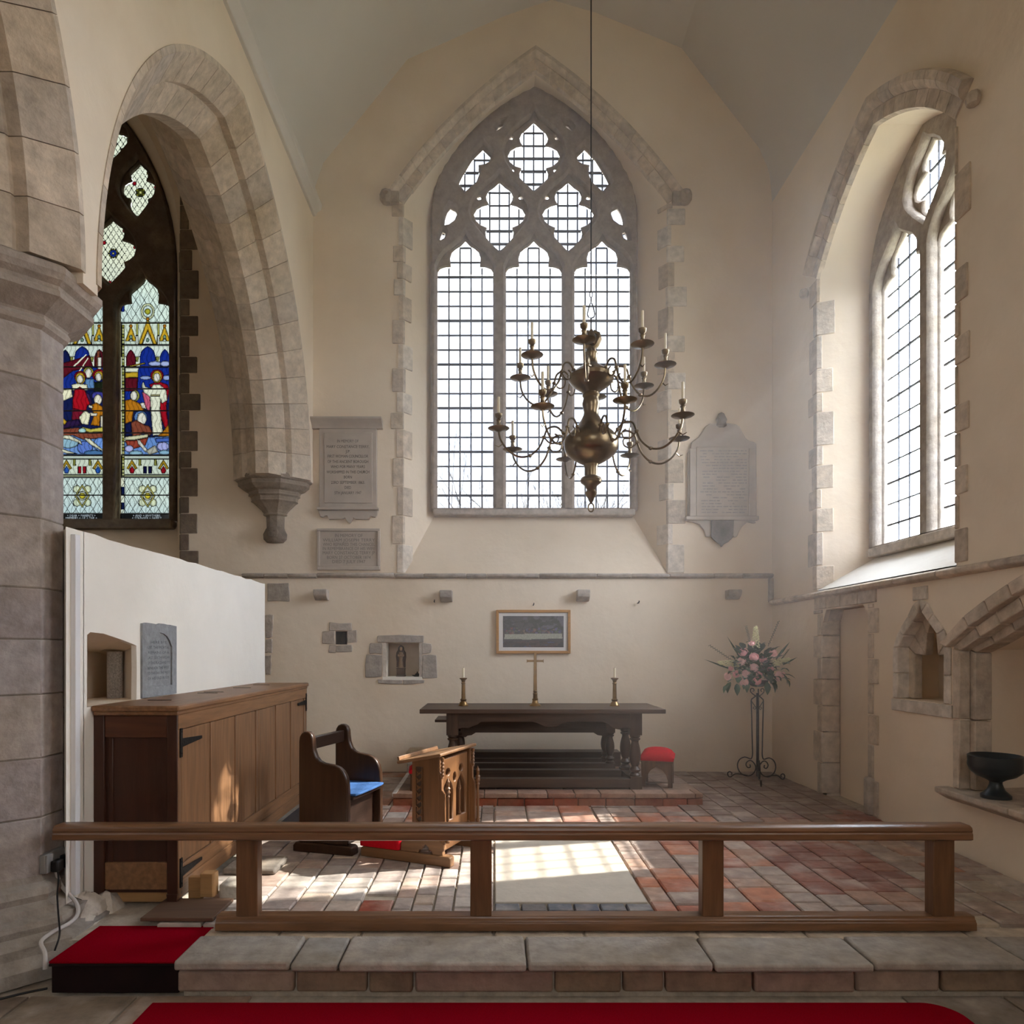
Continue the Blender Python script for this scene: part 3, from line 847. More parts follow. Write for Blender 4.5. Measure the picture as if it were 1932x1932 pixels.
def reveal(root, W, T, mat=PLASTER, sill_mat=PLASTER):
    A, B = o1(W), o2(W)
    n = len(A)
    vs = [T(u, v, 0.0) for u, v in A] + [T(u, v, W['dep'] + 0.06) for u, v in B]
    me = MB().add(vs, [(i, i + 1, i + 1 + n, i + n) for i in range(n - 1)])
    o = me.build('reveal', mat, root); smooth_by_angle(o.data, 0.5)
    q = [A[0], A[-1], B[-1], B[0]]
    ww = [0, 0, W['dep'] + 0.06, W['dep'] + 0.06]
    vs = [T(p[0], p[1], w) for p, w in zip(q, ww)] + [T(p[0], p[1] - 0.05, w) for p, w in zip(q, ww)]
    MB().add(vs, [(0, 1, 2, 3), (7, 6, 5, 4), (0, 4, 5, 1), (2, 6, 7, 3)]).build('sloping_sill', sill_mat, root)

def pane_grid(root, poly_rect, cols, rows, w, T, name='pane', mat=GLASS):
    """rectangular quarries, each an object of its own, sharing one mesh"""
    u0, u1, v0, v1 = poly_rect
    du, dv = (u1 - u0) / cols, (v1 - v0) / rows
    o0 = Vector(T(0, 0, 0))
    pts = [Vector(T(u, v, ww)) - o0 for ww in (-0.0015, 0.0015) for v in (-dv / 2, dv / 2) for u in (-du / 2, du / 2)]
    me = MB().add(pts, [(0, 2, 3, 1), (4, 5, 7, 6), (0, 1, 5, 4), (2, 6, 7, 3), (0, 4, 6, 2), (1, 3, 7, 5)]).mesh(name)
    me.materials.append(mat)
    for i in range(cols):
        for j in range(rows):
            o = link_mesh(name, me, None, root, loc=T(u0 + du * (i + 0.5), v0 + dv * (j + 0.5), w))
            o.rotation_euler = (random.uniform(-.006, .006), random.uniform(-.006, .006), random.uniform(-.006, .006))

def pane_poly(root, poly, w, T, name='pane', mat=GLASS):
    link_mesh(name, plate_mesh(name, grow(poly, 1.02), [], w - 0.0015, w + 0.0015, T), mat, root)

def hood(root, W, T, tones, d0=0.10, d1=0.19, ring=True, nseg=11, proj=0.06):
    if ring:
        arch_segments('arch_stone', W['a1'], W['h1'], W['zs1'], W['sag1'], [(0.012, 0.03), (0.0, -0.012), (-d0 * 0.35, -0.014), (-d0, -0.014), (-d0, 0.03)], T, nseg, STONE, root, tones)
    arch_segments('hood_stone', W['a1'], W['h1'], W['zs1'], W['sag1'],
                  [(-d0 - 0.002, 0.02), (-d0 - 0.002, -0.02), (-d0 - 0.02, -proj * 0.7), (-d0 - 0.05, -proj), (-d1 + 0.01, -proj), (-d1, -proj * 0.5), (-d1, 0.02)],
                  T, nseg, STONE, root, tones, gap=0.003)

# ---- east window: three lights with reticulated tracery
window_1 = structure('window_1', 'large three-light east window with reticulated stone tracery', 'window')
reveal(window_1, W1, T1)
U3 = (-0.770, 0.0, 0.770)
A_holes, B_holes = [], []
for u in U3:
    sxo = 1.0
    A_holes.append(light(HEADO, u, ev(1200), W1['zb2'] + 0.02, ref=1196))
    B_holes.append(light(HEAD, u, ev(1237), W1['zb2'] + 0.03))
for s in (-1, 1):
    A_holes.append(quat(Q1O, s * 0.386, (ev(852) + ev(1320)) / 2))
    B_holes.append(quat(Q1, s * 0.386, (ev(893) + ev(1297)) / 2))
A_holes.append(quat(Q2O, 0, (ev(480) + ev(968)) / 2, 1.0, 0.98)); B_holes.append(quat(Q2, 0, (ev(542) + ev(945)) / 2))
for s in (-1, 1):
    d = [(s * -eu(x), ev(y)) for x, y in DAG]
    B_holes.append(d); A_holes.append(grow(d, 1.13))
    e1 = [(s * -eu(x), ev(y)) for x, y in [(470, 1045), (500, 1060), (511, 1090), (495, 1130), (465, 1152), (437, 1158), (440, 1110), (452, 1070)]]
    e2 = [(s * -eu(x), ev(y)) for x, y in [(425, 1180), (442, 1190), (447, 1205), (437, 1235), (420, 1246), (408, 1245), (412, 1210)]]
    for e in (e1, e2): B_holes.append(e); A_holes.append(grow(e, 1.12))
    for cx, cy, r in [(676, 835, 14), (640, 988, 14), (885, 985, 15), (480, 1192, 11), (882, 1180, 14), (640, 1187, 12), (833, 826, 14), (826, 636, 13)]:
        e = [(s * -(eu(cx) + r * KC * math.cos(t * PI / 3)), ev(cy) + r * KC * 0.8 * math.sin(t * PI / 3)) for t in range(6)]
        B_holes.append(e)
    e = [(s * -eu(x), ev(y)) for x, y in [(785, 560), (772, 590), (745, 608), (738, 592), (755, 568)]]
    B_holes.append(e); A_holes.append(grow(e, 1.3))
frame_out = o2(W1, -0.05)
link_mesh('tracery', chamfer_mesh('tracery', frame_out, A_holes, 0.25, 0.41, 0.022, T1), STONE, window_1, color=lin(142, 128, 118))
link_mesh('cusping', chamfer_mesh('cusping', o2(W1, -0.02), B_holes, 0.315, 0.36, 0.012, T1), STONE, window_1, color=lin(138, 124, 114))
WG = 0.375
hw = 162 * KC
for u in U3:
    zt_ = ev(1440)
    pane_grid(window_1, (u - hw, u + hw, W1['zb2'] + 0.02, zt_), 5, 16, WG, T1)
    poly = light(HEAD, u, ev(1237), W1['zb2'])
    pane_poly(window_1, [p for p in poly if p[1] >= zt_ - 0.001] , WG, T1, 'head_pane')
    du = 2 * hw / 5
    dv = (zt_ - W1['zb2'] - 0.02) / 16
    vsx = [W1['zb2'] + 0.02 + dv * i for i in range(1, 20)]
    lattice(grow(poly, 1.01), [u - hw + du * i for i in range(1, 5)], vsx, WG - 0.008, T1, 0.016, 3).build('lead_lattice', LEAD, window_1)
for h in B_holes[3:]:
    us = [p[0] for p in h]; vv = [p[1] for p in h]
    pane_poly(window_1, h, WG, T1, 'tracery_pane')
    if max(us) - min(us) > 0.15:
        c = (max(us) + min(us)) / 2; cv = (max(vv) + min(vv)) / 2
        lattice(grow(h, 1.02), [c + 0.11 * i for i in (-2, -1, 0, 1, 2)], [cv + 0.145 * i for i in (0, 1, -1, 2, -2)], WG - 0.008, T1, 0.016, 2).build('lead_lattice', LEAD, window_1)
# stone bottom rail under the glass
MB().box(XC - W1['a2'] - 0.02, XC + W1['a2'] + 0.02, YE + 0.24, YE + 0.40, W1['zb2'] - 0.06, W1['zb2'] + 0.01).build('sill_stone', STONE, window_1, bevel=0.015, color=GREY[0])
hood(window_1, W1, T1, BUFF, 0.10, 0.195)
quoins(window_1, W1, T1, BUFF + PALE, 11, sides=(-1,), wall=(0.05, 0.115), rev=(0.02, 0.12))
quoins(window_1, W1, T1, BUFF + PALE, 12, sides=(1,), wall=(0.05, 0.18), rev=(0.02, 0.12))
for s in (-1, 1):
    st = MB().lathe([(0.0, -0.075), (0.045, -0.07), (0.072, -0.03), (0.075, 0.03), (0.06, 0.06), (0.0, 0.075)], 8, (XC + s * 1.60, YE - 0.05, 6.16), 1, 0.9)
    st.lathe([(0.0, -0.03), (0.03, 0.0), (0.0, 0.03)], 8, (XC + s * 1.60, YE - 0.12, 6.17))
    st.box(XC + s * 1.53 - 0.06, XC + s * 1.53 + 0.06, YE - 0.06, YE + 0.02, 6.10, 6.22)
    st.build('label_stop', STONE, window_1, smooth=True, color=lin(160, 146, 130))

# ---- south window: two lights
window_2 = structure('window_2', 'sunlit two-light traceried window in the south wall', 'window')
reveal(window_2, W2, T2, PLASTER, WHITE_PLASTER)
A2h, B2h = [], []
for u in (-0.385, 0.385):
    A2h.append(light(HEADO, u, 4.90, W2['zb2'] + 0.02, ref=1196, sx=1.0))
    B2h.append(light(HEAD, u, 4.84, W2['zb2'] + 0.03))
A2h.append(quat(Q1O, 0, 5.03, 0.78, 0.76)); B2h.append(quat(Q1, 0, 5.03, 0.82, 0.78))
for s in (-1, 1):
    e = [(s * 0.50, 4.80), (s * 0.56, 4.86), (s * 0.50, 4.98), (s * 0.44, 4.96)]
    if s < 0: e = e[::-1]
    B2h.append(e)
link_mesh('tracery', chamfer_mesh('tracery', o2(W2, -0.05), A2h, 0.38, 0.56, 0.02, T2), STONE, window_2, color=lin(168, 158, 148))
link_mesh('cusping', chamfer_mesh('cusping', o2(W2, -0.02), B2h, 0.455, 0.50, 0.012, T2), STONE, window_2, color=lin(160, 150, 140))
for u in (-0.385, 0.385):
    zt_ = 4.84 - (1440 - 1235) * KC
    pane_grid(window_2, (u - hw, u + hw, W2['zb2'] + 0.02, zt_), 4, 12, 0.515, T2, mat=CLEAR_GLASS)
    poly = light(HEAD, u, 4.84, W2['zb2'])
    pane_poly(window_2, [p for p in poly if p[1] >= zt_ - 0.001], 0.515, T2, 'head_pane', CLEAR_GLASS)
    dv = (zt_ - W2['zb2'] - 0.02) / 12
    lattice(grow(poly, 1.01), [u - hw + 2 * hw / 4 * i for i in range(1, 4)], [W2['zb2'] + 0.02 + dv * i for i in range(1, 15)], 0.508, T2, 0.010, 2).build('lead_lattice', LEAD, window_2)
for h in B2h[2:]:
    pane_poly(window_2, h, 0.515, T2, 'tracery_pane', CLEAR_GLASS)
lattice(grow(B2h[2], 1.02), [-0.11, 0.0, 0.11], [4.85, 5.0, 5.15], 0.508, T2, 0.010, 2).build('lead_lattice', LEAD, window_2)
MB().box(XS + 0.37, XS + 0.57, YS - 0.79, YS + 0.79, W2['zb2'] - 0.07, W2['zb2'] + 0.012).build('sill_stone', STONE, window_2, bevel=0.012, color=PALE[1])
hood(window_2, W2, T2, BUFF, 0.10, 0.21, nseg=8, proj=0.07)
quoins(window_2, W2, T2, BUFF, 21, sides=(-1,), wall=(0.08, 0.16), rev=(0.03, 0.14))
quoins(window_2, W2, T2, BUFF, 22, sides=(1,), wall=(0.02, 0.12), rev=(0.03, 0.14))
# jamb stones beside the glass
rnd = random.Random(5)
v = W2['zb2']; k = 0
while v < 4.4:
    h = rnd.choice([0.22, 0.28, 0.34]); e = 0.14 if k % 2 else 0.05
    vs = []
    for vv in (v + 0.004, v + h - 0.004):
        for du, w in ((-0.012, 0.505), (-0.012 + 0.0, 0.50), (-0.012 - e * 0.45, 0.5 - e), (-0.06 - e * 0.45, 0.5 - e)):
            vs.append(T2(-(0.75 + 0.02) + du * 0 - (e * 0.45 if w < 0.45 else 0) + 0.03 * (0 if du > -0.05 else -1), vv, w))
    MB().add(vs, [(0, 1, 2, 3), (7, 6, 5, 4), (0, 4, 5, 1), (1, 5, 6, 2), (2, 6, 7, 3), (3, 7, 4, 0)]).build('jamb_stone', STONE, window_2, color=rnd.choice(BUFF))
    v += h; k += 1
for s in (-1, 1):
    MB().lathe([(0.0, -0.05), (0.035, -0.035), (0.045, 0.0), (0.035, 0.035), (0.0, 0.05)], 8, T2(s * 1.165, 4.72, -0.035)).build('label_stop', STONE, window_2, smooth=True, color=BUFF[3])

# ---- west part of the south wall: unseen window added for fill light
for nm, loop, lb in (('added_window_4', SWEST, 'added pointed window letting in fill light, unseen beyond the right edge of the view'),):
    wn_ = structure(nm, lb, 'window')
    n = len(loop); yc = (loop[0][0] + loop[1][0]) / 2
    inn = [(yc + (p[0] - yc) * 0.88, 3.8 + (p[1] - 3.8) * 0.95) for p in loop]
    MB().add([TS(p[0], p[1], 0.0) for p in loop] + [TS(p[0], p[1], 0.5) for p in inn], [(i, (i + 1) % n, (i + 1) % n + n, i + n) for i in range(n)]).build('reveal', PLASTER, wn_)
    MB().box(XS + 0.42, XS + 0.5, yc - 0.06, yc + 0.06, 2.2, 5.45).build('mullion', STONE, wn_, color=BUFF[0])
    pane_poly(wn_, inn, 0.49, TS, mat=DIM_GLASS)

added_window_5 = structure('added_window_5', 'pointed west window added behind the viewer to let in fill light', 'window')  # unseen west window, added to brighten the step and rail
MB().box(0.54, 0.66, YW - 0.16, YW - 0.06, 2.0, 6.5).build('mullion', STONE, added_window_5, color=BUFF[0])
pane_poly(added_window_5, WWEST, 0.0, lambda u, v, w: (u, YW - 0.1 + w, v), mat=DIM_GLASS)

added_window_6 = structure('added_window_6', 'pointed aisle window added out of view to lighten the south wall', 'window')  # unseen aisle window, put in to lighten the south wall
MB().box(-6.66, -6.56, 0.54, 0.66, 1.7, 5.6).build('mullion', STONE, added_window_6, color=BUFF[0])
pane_poly(added_window_6, WNORTH, -6.6, TN, mat=glass_mat('fill_aisle_glass', (0.34, 0.335, 0.32, 1)))

# ---- chapel window with painted glass
window_3 = structure('window_3', 'dark framed chapel window of painted glass seen through the arch', 'window')
reveal(window_3, W3, T3)
A3h, B3h = [], []
S3 = 0.93
U33 = (-0.742, 0.0, 0.742)
for u in U33:
    A3h.append(light(HEADO, u, 5.54, W3['zb2'] + 0.02, ref=1196, sx=S3)); B3h.append(light(HEAD, u, 5.50, W3['zb2'] + 0.03, sx=S3))
spec = [(s * 0.371, 5.79, 0.95, 0.93) for s in (-1, 1)] + [(0, 6.46, 0.95, 0.93)] + [(s * 0.68, 6.48, 0.66, 0.80) for s in (-1, 1)] + \
       [(s * 0.36, 7.03, 0.72, 0.66) for s in (-1, 1)] + [(0, 7.33, 0.42, 0.42)]
for cu, cv, sx, sz_ in spec:
    A3h.append(quat(Q1O, cu, cv, sx * 0.97, sz_ * 0.97)); B3h.append(quat(Q1, cu, cv, sx, sz_))
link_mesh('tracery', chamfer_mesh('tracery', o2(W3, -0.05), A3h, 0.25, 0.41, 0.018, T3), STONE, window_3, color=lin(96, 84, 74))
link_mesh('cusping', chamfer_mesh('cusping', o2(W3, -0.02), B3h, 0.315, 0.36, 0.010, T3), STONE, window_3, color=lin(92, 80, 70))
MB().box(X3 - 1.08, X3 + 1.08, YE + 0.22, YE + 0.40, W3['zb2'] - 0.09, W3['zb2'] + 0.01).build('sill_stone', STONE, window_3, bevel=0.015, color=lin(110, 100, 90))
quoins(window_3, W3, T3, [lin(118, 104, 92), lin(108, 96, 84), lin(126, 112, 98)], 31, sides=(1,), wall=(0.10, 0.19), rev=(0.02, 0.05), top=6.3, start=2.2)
# ------------------------------------------------------------------ painted glass of the chapel window
def ell(cx, cy, rx, ry, n=14): return [(cx + rx * math.cos(2 * PI * i / n), cy + ry * math.sin(2 * PI * i / n)) for i in range(n)]
def inside(poly, X, Y):
    c = np.zeros(X.shape, bool); n = len(poly)
    for i in range(n):
        x0, y0 = poly[i]; x1, y1 = poly[(i + 1) % n]
        if y0 == y1: continue
        k = ((y0 <= Y) & (Y < y1)) | ((y1 <= Y) & (Y < y0))
        c ^= k & (X < (x1 - x0) * (Y - y0) / (y1 - y0) + x0)
    return c
def near(poly, X, Y, d):
    m = np.zeros(X.shape, bool); n = len(poly)
    for i in range(n):
        ax, ay = poly[i]; bx, by = poly[(i + 1) % n]
        l2 = (bx - ax) ** 2 + (by - ay) ** 2 + 1e-9
        t = np.clip(((X - ax) * (bx - ax) + (Y - ay) * (by - ay)) / l2, 0, 1)
        m |= (X - ax - t * (bx - ax)) ** 2 + (Y - ay - t * (by - ay)) ** 2 < d * d
    return m
def paint(x0, x1, y0, y1, res, shapes, base, lead=2.6, dark=(14, 14, 16)):
    nx, ny = max(1, int((x1 - x0) / res)), max(1, int((y1 - y0) / res))
    X, Y = np.meshgrid(x0 + (np.arange(nx) + 0.5) * (x1 - x0) / nx, y0 + (np.arange(ny) + 0.5) * (y1 - y0) / ny)
    img = np.zeros((ny, nx, 4)); img[:] = lin(*base)
    rs = np.random.RandomState(3)
    for sh in shapes:
        col, poly = sh[0], sh[1]
        if len(sh) > 2 and sh[2] == 'line':
            for a, b in zip(poly[:-1], poly[1:]):
                img[near([a, b], X, Y, sh[3])] = lin(*col)
            continue
        xs = [p[0] for p in poly]; ys = [p[1] for p in poly]
        if max(xs) < x0 or min(xs) > x1 or max(ys) < y0 or min(ys) > y1: continue
        ins = inside(poly, X, Y)
        img[ins] = lin(*col)
        if lead and not (len(sh) > 2 and sh[2] == 'soft'):
            img[ins & near(poly, X, Y, lead * 4.2), :3] *= 0.62
            fold = np.sin(X * 0.16 + 1.7 * np.sin(Y * 0.05 + len(poly)) + poly[0][0]) > 0.72
            if max(ys) - min(ys) > 60 and max(xs) - min(xs) > 40: img[ins & fold, :3] *= 0.6
        if lead and not (len(sh) > 2 and sh[2] == 'soft'):
            img[near(poly, X, Y, lead)] = lin(*dark)
    img[..., :3] *= (0.80 + 0.38 * rs.rand(ny, nx, 1))
    return img
def paint_mesh(name, img, mapf, x0, x1, y0, y1, mask=None):
    """grid of coloured cells; mapf turns drawing (x, y) into the world"""
    ny, nx = img.shape[:2]
    vs = [mapf(x0 + (x1 - x0) * i / nx, y0 + (y1 - y0) * j / ny) for j in range(ny + 1) for i in range(nx + 1)]
    fs, cols = [], []
    for j in range(ny):
        for i in range(nx):
            if mask is not None and not mask[j, i]: continue
            k = j * (nx + 1) + i
            fs.append((k, k + 1, k + nx + 2, k + nx + 1)); cols.append(img[j, i])
    me = bpy.data.meshes.new(name)
    me.from_pydata(vs, [], fs)
    at = me.color_attributes.new('paint', 'FLOAT_COLOR', 'CORNER')
    at.data.foreach_set('color', np.repeat(np.array(cols), 4, axis=0).astype(np.float32).ravel())
    return me

PALEG = (216, 220, 190)
YEL = (196, 158, 40); OCH = (178, 112, 24); BLU = (22, 44, 128); NAVY = (16, 26, 70); RED = (158, 16, 30); DRED = (92, 18, 30)
WHT = (226, 224, 190); FLESH = (226, 220, 196); BRN = (128, 66, 46); WAVE = (104, 140, 190); WAVE2 = (140, 178, 190); OLIVE = (150, 150, 70); PINK = (200, 90, 110)
def diamonds(y0, y1, dx=76, dy=118, x0=0, x1=455, lw=2.2, off=0):
    s = []
    slope = dy / dx
    H_ = y1 - y0
    k = -int(H_ / dy) - 8
    while k * dx < x1 + H_ / slope + dx:
        a = x0 + k * dx + off
        s.append(((20, 24, 22), [(a, y0), (a + H_ / slope, y1)], 'line', lw))
        s.append(((20, 24, 22), [(a + H_ / slope, y0), (a, y1)], 'line', lw))
        k += 1
    return s
def border(y0, y1):
    s = []
    y = y0
    k = 0
    while y < y1:
        for x in (6, 430):
            s.append(((200, 202, 130) if k % 3 else (150, 150, 60), [(x, y), (x + 20, y), (x + 20, y + 26), (x, y + 26)]))
        y += 28; k += 1
    return s
def canopy():
    s = [((198, 210, 186), [(0, 40), (455, 40), (455, 240), (0, 240)])]
    for cx, top, hw_, b in ((235, 0, 82, 232), (85, 62, 50, 205), (385, 62, 50, 205)):
        s += [(YEL, [(cx, top), (cx + hw_, b), (cx + hw_ - 30, b), (cx, top + 105), (cx - hw_ + 30, b), (cx - hw_, b)]),
              ((216, 226, 206), [(cx, top + 112), (cx + hw_ - 34, b), (cx - hw_ + 34, b)]), (OCH, ell(cx, top + 8, 14, 16)), ((120, 150, 120), ell(cx, b - 38, 14, 18))]
    for x in (140, 330): s += [((188, 190, 100), [(x - 9, 45), (x + 9, 45), (x + 9, 150), (x - 9, 150)]), ((222, 228, 208), [(x - 10, 155), (x + 10, 155), (x + 10, 235), (x - 10, 235)])]
    s += [((210, 218, 196), [(0, 240), (455, 240), (455, 345), (0, 345)])]
    return s
def arches(cols):
    s = []
    for (cx, hw_, top), c in zip(((85, 42, 280), (235, 70, 250), (388, 44, 275)), cols):
        s.append((c, [(cx - hw_, 440), (cx - hw_, 350), (cx - hw_ * .8, top + 45), (cx - hw_ * .45, top + 18), (cx, top), (cx + hw_ * .45, top + 18), (cx + hw_ * .8, top + 45), (cx + hw_, 350), (cx + hw_, 440)]))
    for x in (140, 322): s.append((OLIVE, [(x - 14, 345), (x + 14, 345), (x + 8, 385), (x - 8, 385)]))
    return s
def predella(c1, c2, c3):
    s = [((196, 206, 184), [(0, 1222), (455, 1222), (455, 1250), (0, 1250)]), ((206, 214, 186), [(0, 1252), (455, 1252), (455, 1392), (0, 1392)])]
    for cx, c in ((95, c1), (375, c1)):
        s += [(YEL, [(cx, 1258), (cx + 48, 1335), (cx + 30, 1345), (cx, 1295), (cx - 30, 1345), (cx - 48, 1335)]), (c, [(cx, 1315), (cx + 24, 1350), (cx + 14, 1378), (cx - 14, 1378), (cx - 24, 1350)])]
    for cx in (212, 256): s.append((c2, [(cx - 14, 1318), (cx + 14, 1318), (cx + 14, 1378), (cx - 14, 1378)]))
    for cx in (165, 305): s.append((OLIVE, [(cx - 10, 1255), (cx + 10, 1255), (cx + 12, 1310), (cx - 12, 1310)]))
    s += [((190, 196, 150), [(0, 1394), (455, 1394), (455, 1414), (0, 1414)])]
    s += [(c3, [(0, 1500), (28, 1500), (28, 1570), (0, 1570)]), (c3, [(432, 1500), (455, 1500), (455, 1570), (432, 1570)]), (c3, [(0, 1640), (28, 1640), (28, 1700), (0, 1700)]), (c3, [(432, 1640), (455, 1640), (455, 1700), (432, 1700)])]
    s += [((206, 222, 206), [(28, 1418), (432, 1418), (432, 1738), (28, 1738)])] + diamonds(1418, 1738)
    for dx, dy in ((-52, -60), (52, -60), (-52, 60), (52, 60)): s.append(((214, 222, 180), ell(235 + dx * .9, 1580 + dy, 34, 34)))
    s += [((222, 214, 110), [(235, 1478), (302, 1580), (235, 1684), (168, 1580)]), ((216, 226, 206), [(235, 1498), (288, 1580), (235, 1664), (182, 1580)]), ((220, 226, 190), ell(235, 1580, 40, 40)), ((206, 190, 50), ell(235, 1580, 26, 26))]
    return s
def head_area():
    s = [((206, 222, 204), [(-20, -360), (475, -360), (475, 40), (-20, 40)])] + diamonds(-360, 40)
    s += [(BLU, [(0, -120), (26, -120), (26, -60), (0, -60)]), (BLU, [(432, -60), (455, -60), (455, 0), (432, 0)]), ((214, 220, 170), ell(235, -60, 62, 74)), ((204, 220, 204), ell(235, -60, 44, 54)), ((160, 160, 50), ell(235, -60, 26, 26))]
    return s
SCENE_R = head_area() + canopy() + arches((DRED, BLU, BLU)) + [
    (BLU, [(30, 435), (430, 435), (430, 760), (30, 760)]), (NAVY, [(30, 760), (430, 760), (430, 1060), (30, 1060)]),
    ((168, 176, 205), ell(300, 405, 60, 22)), ((168, 176, 205), ell(390, 405, 42, 26)), ((150, 165, 200), ell(215, 530, 50, 18)), ((150, 165, 200), ell(405, 530, 34, 24)),
    (WHT, [(35, 440), (155, 440), (150, 478), (35, 480)]), (YEL, [(35, 482), (150, 480), (148, 525), (35, 530)]), (DRED, [(35, 532), (150, 530), (140, 650), (35, 650)]),
    (YEL, [(60, 425), (210, 395), (212, 405), (62, 437)]),
    (OLIVE, ell(120, 690, 44, 50)), (FLESH, ell(112, 690, 32, 42)), (OCH, [(35, 730), (85, 720), (150, 750), (215, 800), (185, 825), (110, 830), (95, 920), (35, 940)]), (FLESH, [(165, 755), (235, 745), (250, 790), (240, 810), (185, 800)]),
    (RED, [(250, 590), (330, 560), (410, 590), (430, 640), (400, 780), (425, 1000), (400, 1010), (330, 820), (300, 700)]), (PINK, [(185, 660), (255, 640), (262, 760), (250, 840), (215, 790)]),
    (RED, ell(318, 512, 58, 56)), (YEL, ell(318, 520, 44, 56)), (FLESH, ell(316, 526, 30, 40)),
    (WHT, [(285, 590), (345, 590), (400, 640), (410, 730), (360, 760), (352, 720), (345, 800), (370, 1010), (430, 1030), (280, 1045), (268, 900), (255, 700), (200, 660), (180, 600), (195, 560), (215, 610), (262, 625)]),
    ((200, 190, 130), [(262, 680), (345, 680), (345, 694), (262, 694)]),
    (OCH, [(360, 1020), (420, 940), (430, 1050), (320, 1050)]),
    ((100, 140, 190), ell(172, 880, 58, 56)), (FLESH, [(140, 900), (150, 850), (190, 835), (215, 860), (228, 900), (210, 940), (150, 950)]),
    (BRN, [(80, 930), (130, 905), (210, 950), (250, 960), (280, 1020), (230, 1060), (200, 1010), (150, 1060), (140, 1100), (100, 1090), (95, 1010)]), (NAVY, [(35, 940), (85, 920), (95, 1040), (35, 1050)]),
    (WAVE, [(28, 1100), (200, 1060), (430, 1050), (430, 1218), (28, 1218)]), ((210, 204, 160), [(35, 1055), (240, 1030), (240, 1058), (110, 1085), (35, 1085)]), ((150, 62, 44), [(35, 1088), (115, 1088), (240, 1060), (215, 1130), (110, 1162), (60, 1150)]),
    (FLESH, [(140, 1080), (165, 1085), (240, 1180), (215, 1190), (150, 1120)]), ((176, 172, 150), [(215, 1180), (300, 1130), (330, 1190), (250, 1215)]),
    ((178, 178, 214), ell(70, 1160, 40, 30)), (WAVE2, ell(130, 1200, 60, 22)), ((168, 170, 210), ell(370, 1140, 56, 40)), (WAVE2, ell(385, 1195, 50, 22)), ((70, 100, 170), [(300, 1070), (430, 1060), (430, 1100), (310, 1105)])] + predella(RED, (16, 20, 60), NAVY) + border(60, 1390)
SCENE_C = head_area() + canopy() + arches((NAVY, BLU, DRED)) + [
    (BLU, [(30, 435), (430, 435), (430, 640), (30, 640)]), (DRED, [(60, 400), (300, 330), (330, 430), (150, 470), (30, 560)]), (NAVY, [(30, 640), (430, 640), (430, 1000), (30, 1000)]),
    (WHT, [(150, 430), (270, 318), (276, 326), (158, 440)], 'soft'), (WHT, [(205, 470), (285, 350), (292, 355), (214, 474)], 'soft'), (BRN, [(365, 290), (395, 290), (400, 440), (355, 440)]), (FLESH, [(372, 350), (405, 345), (408, 450), (375, 460)]),
    ((180, 170, 60), ell(290, 480, 46, 46)), (FLESH, ell(290, 490, 32, 44)), ((90, 130, 170), [(260, 540), (340, 540), (345, 630), (255, 630)]),
    (RED, ell(384, 505, 58, 52)), (YEL, ell(384, 512, 40, 44)), (FLESH, ell(380, 525, 28, 38)), ((26, 34, 20), [(345, 570), (430, 560), (432, 660), (340, 650)]),
    (RED, ell(218, 520, 54, 50)), (YEL, ell(218, 535, 44, 54)), (FLESH, ell(216, 542, 30, 38)), (WHT, [(140, 590), (190, 580), (280, 590), (285, 640), (150, 640)]),
    (RED, [(165, 640), (215, 610), (270, 650), (310, 760), (280, 780), (270, 830), (200, 900), (150, 910), (150, 720)]), ((110, 20, 40), [(150, 800), (270, 830), (210, 900), (140, 910)]), ((70, 40, 90), [(260, 650), (300, 680), (325, 760), (308, 765)]),
    ((60, 60, 140), ell(375, 690, 60, 40)), (FLESH, ell(375, 725, 36, 46)), (OCH, [(320, 770), (360, 750), (420, 790), (432, 860), (395, 870), (390, 960), (310, 950), (340, 860), (315, 800)]), (FLESH, [(290, 770), (330, 780), (325, 805), (295, 795)]), (FLESH, [(300, 840), (370, 845), (365, 870), (310, 870)]), (FLESH, [(400, 870), (425, 865), (420, 970), (398, 965)]),
    (WHT, [(205, 880), (260, 820), (310, 850), (290, 950), (230, 940)]), ((40, 24, 60), [(30, 920), (200, 900), (235, 950), (60, 985)]), (WHT, [(30, 640), (140, 630), (150, 700), (60, 740)]), (YEL, [(30, 850), (100, 920), (80, 950), (30, 900)]),
    ((196, 184, 80), [(230, 965), (310, 985), (432, 965), (432, 1010), (300, 1015), (235, 995)]), (BRN, [(30, 990), (200, 970), (240, 1000), (300, 1020), (430, 1015), (420, 1100), (30, 1080)]),
    (WAVE, [(30, 1060), (150, 1040), (250, 1080), (430, 1060), (430, 1218), (30, 1218)]), (WAVE2, ell(110, 1110, 90, 46)), ((90, 120, 190), ell(260, 1150, 70, 60)), ((110, 150, 210), ell(390, 1120, 56, 60)), ((70, 110, 150), ell(340, 1200, 90, 26)),
    (WHT, [(40, 1040), (120, 1040), (220, 1090), (235, 1130), (200, 1105), (110, 1075), (50, 1070)]), (WHT, [(250, 1065), (300, 1070), (430, 1180), (400, 1175), (300, 1120)]), (WHT, [(30, 1150), (110, 1180), (190, 1205), (100, 1205), (30, 1180)]), ((170, 210, 200), ell(235, 1000, 34, 24))] + predella((40, 90, 170), RED, DRED) + border(60, 1390)

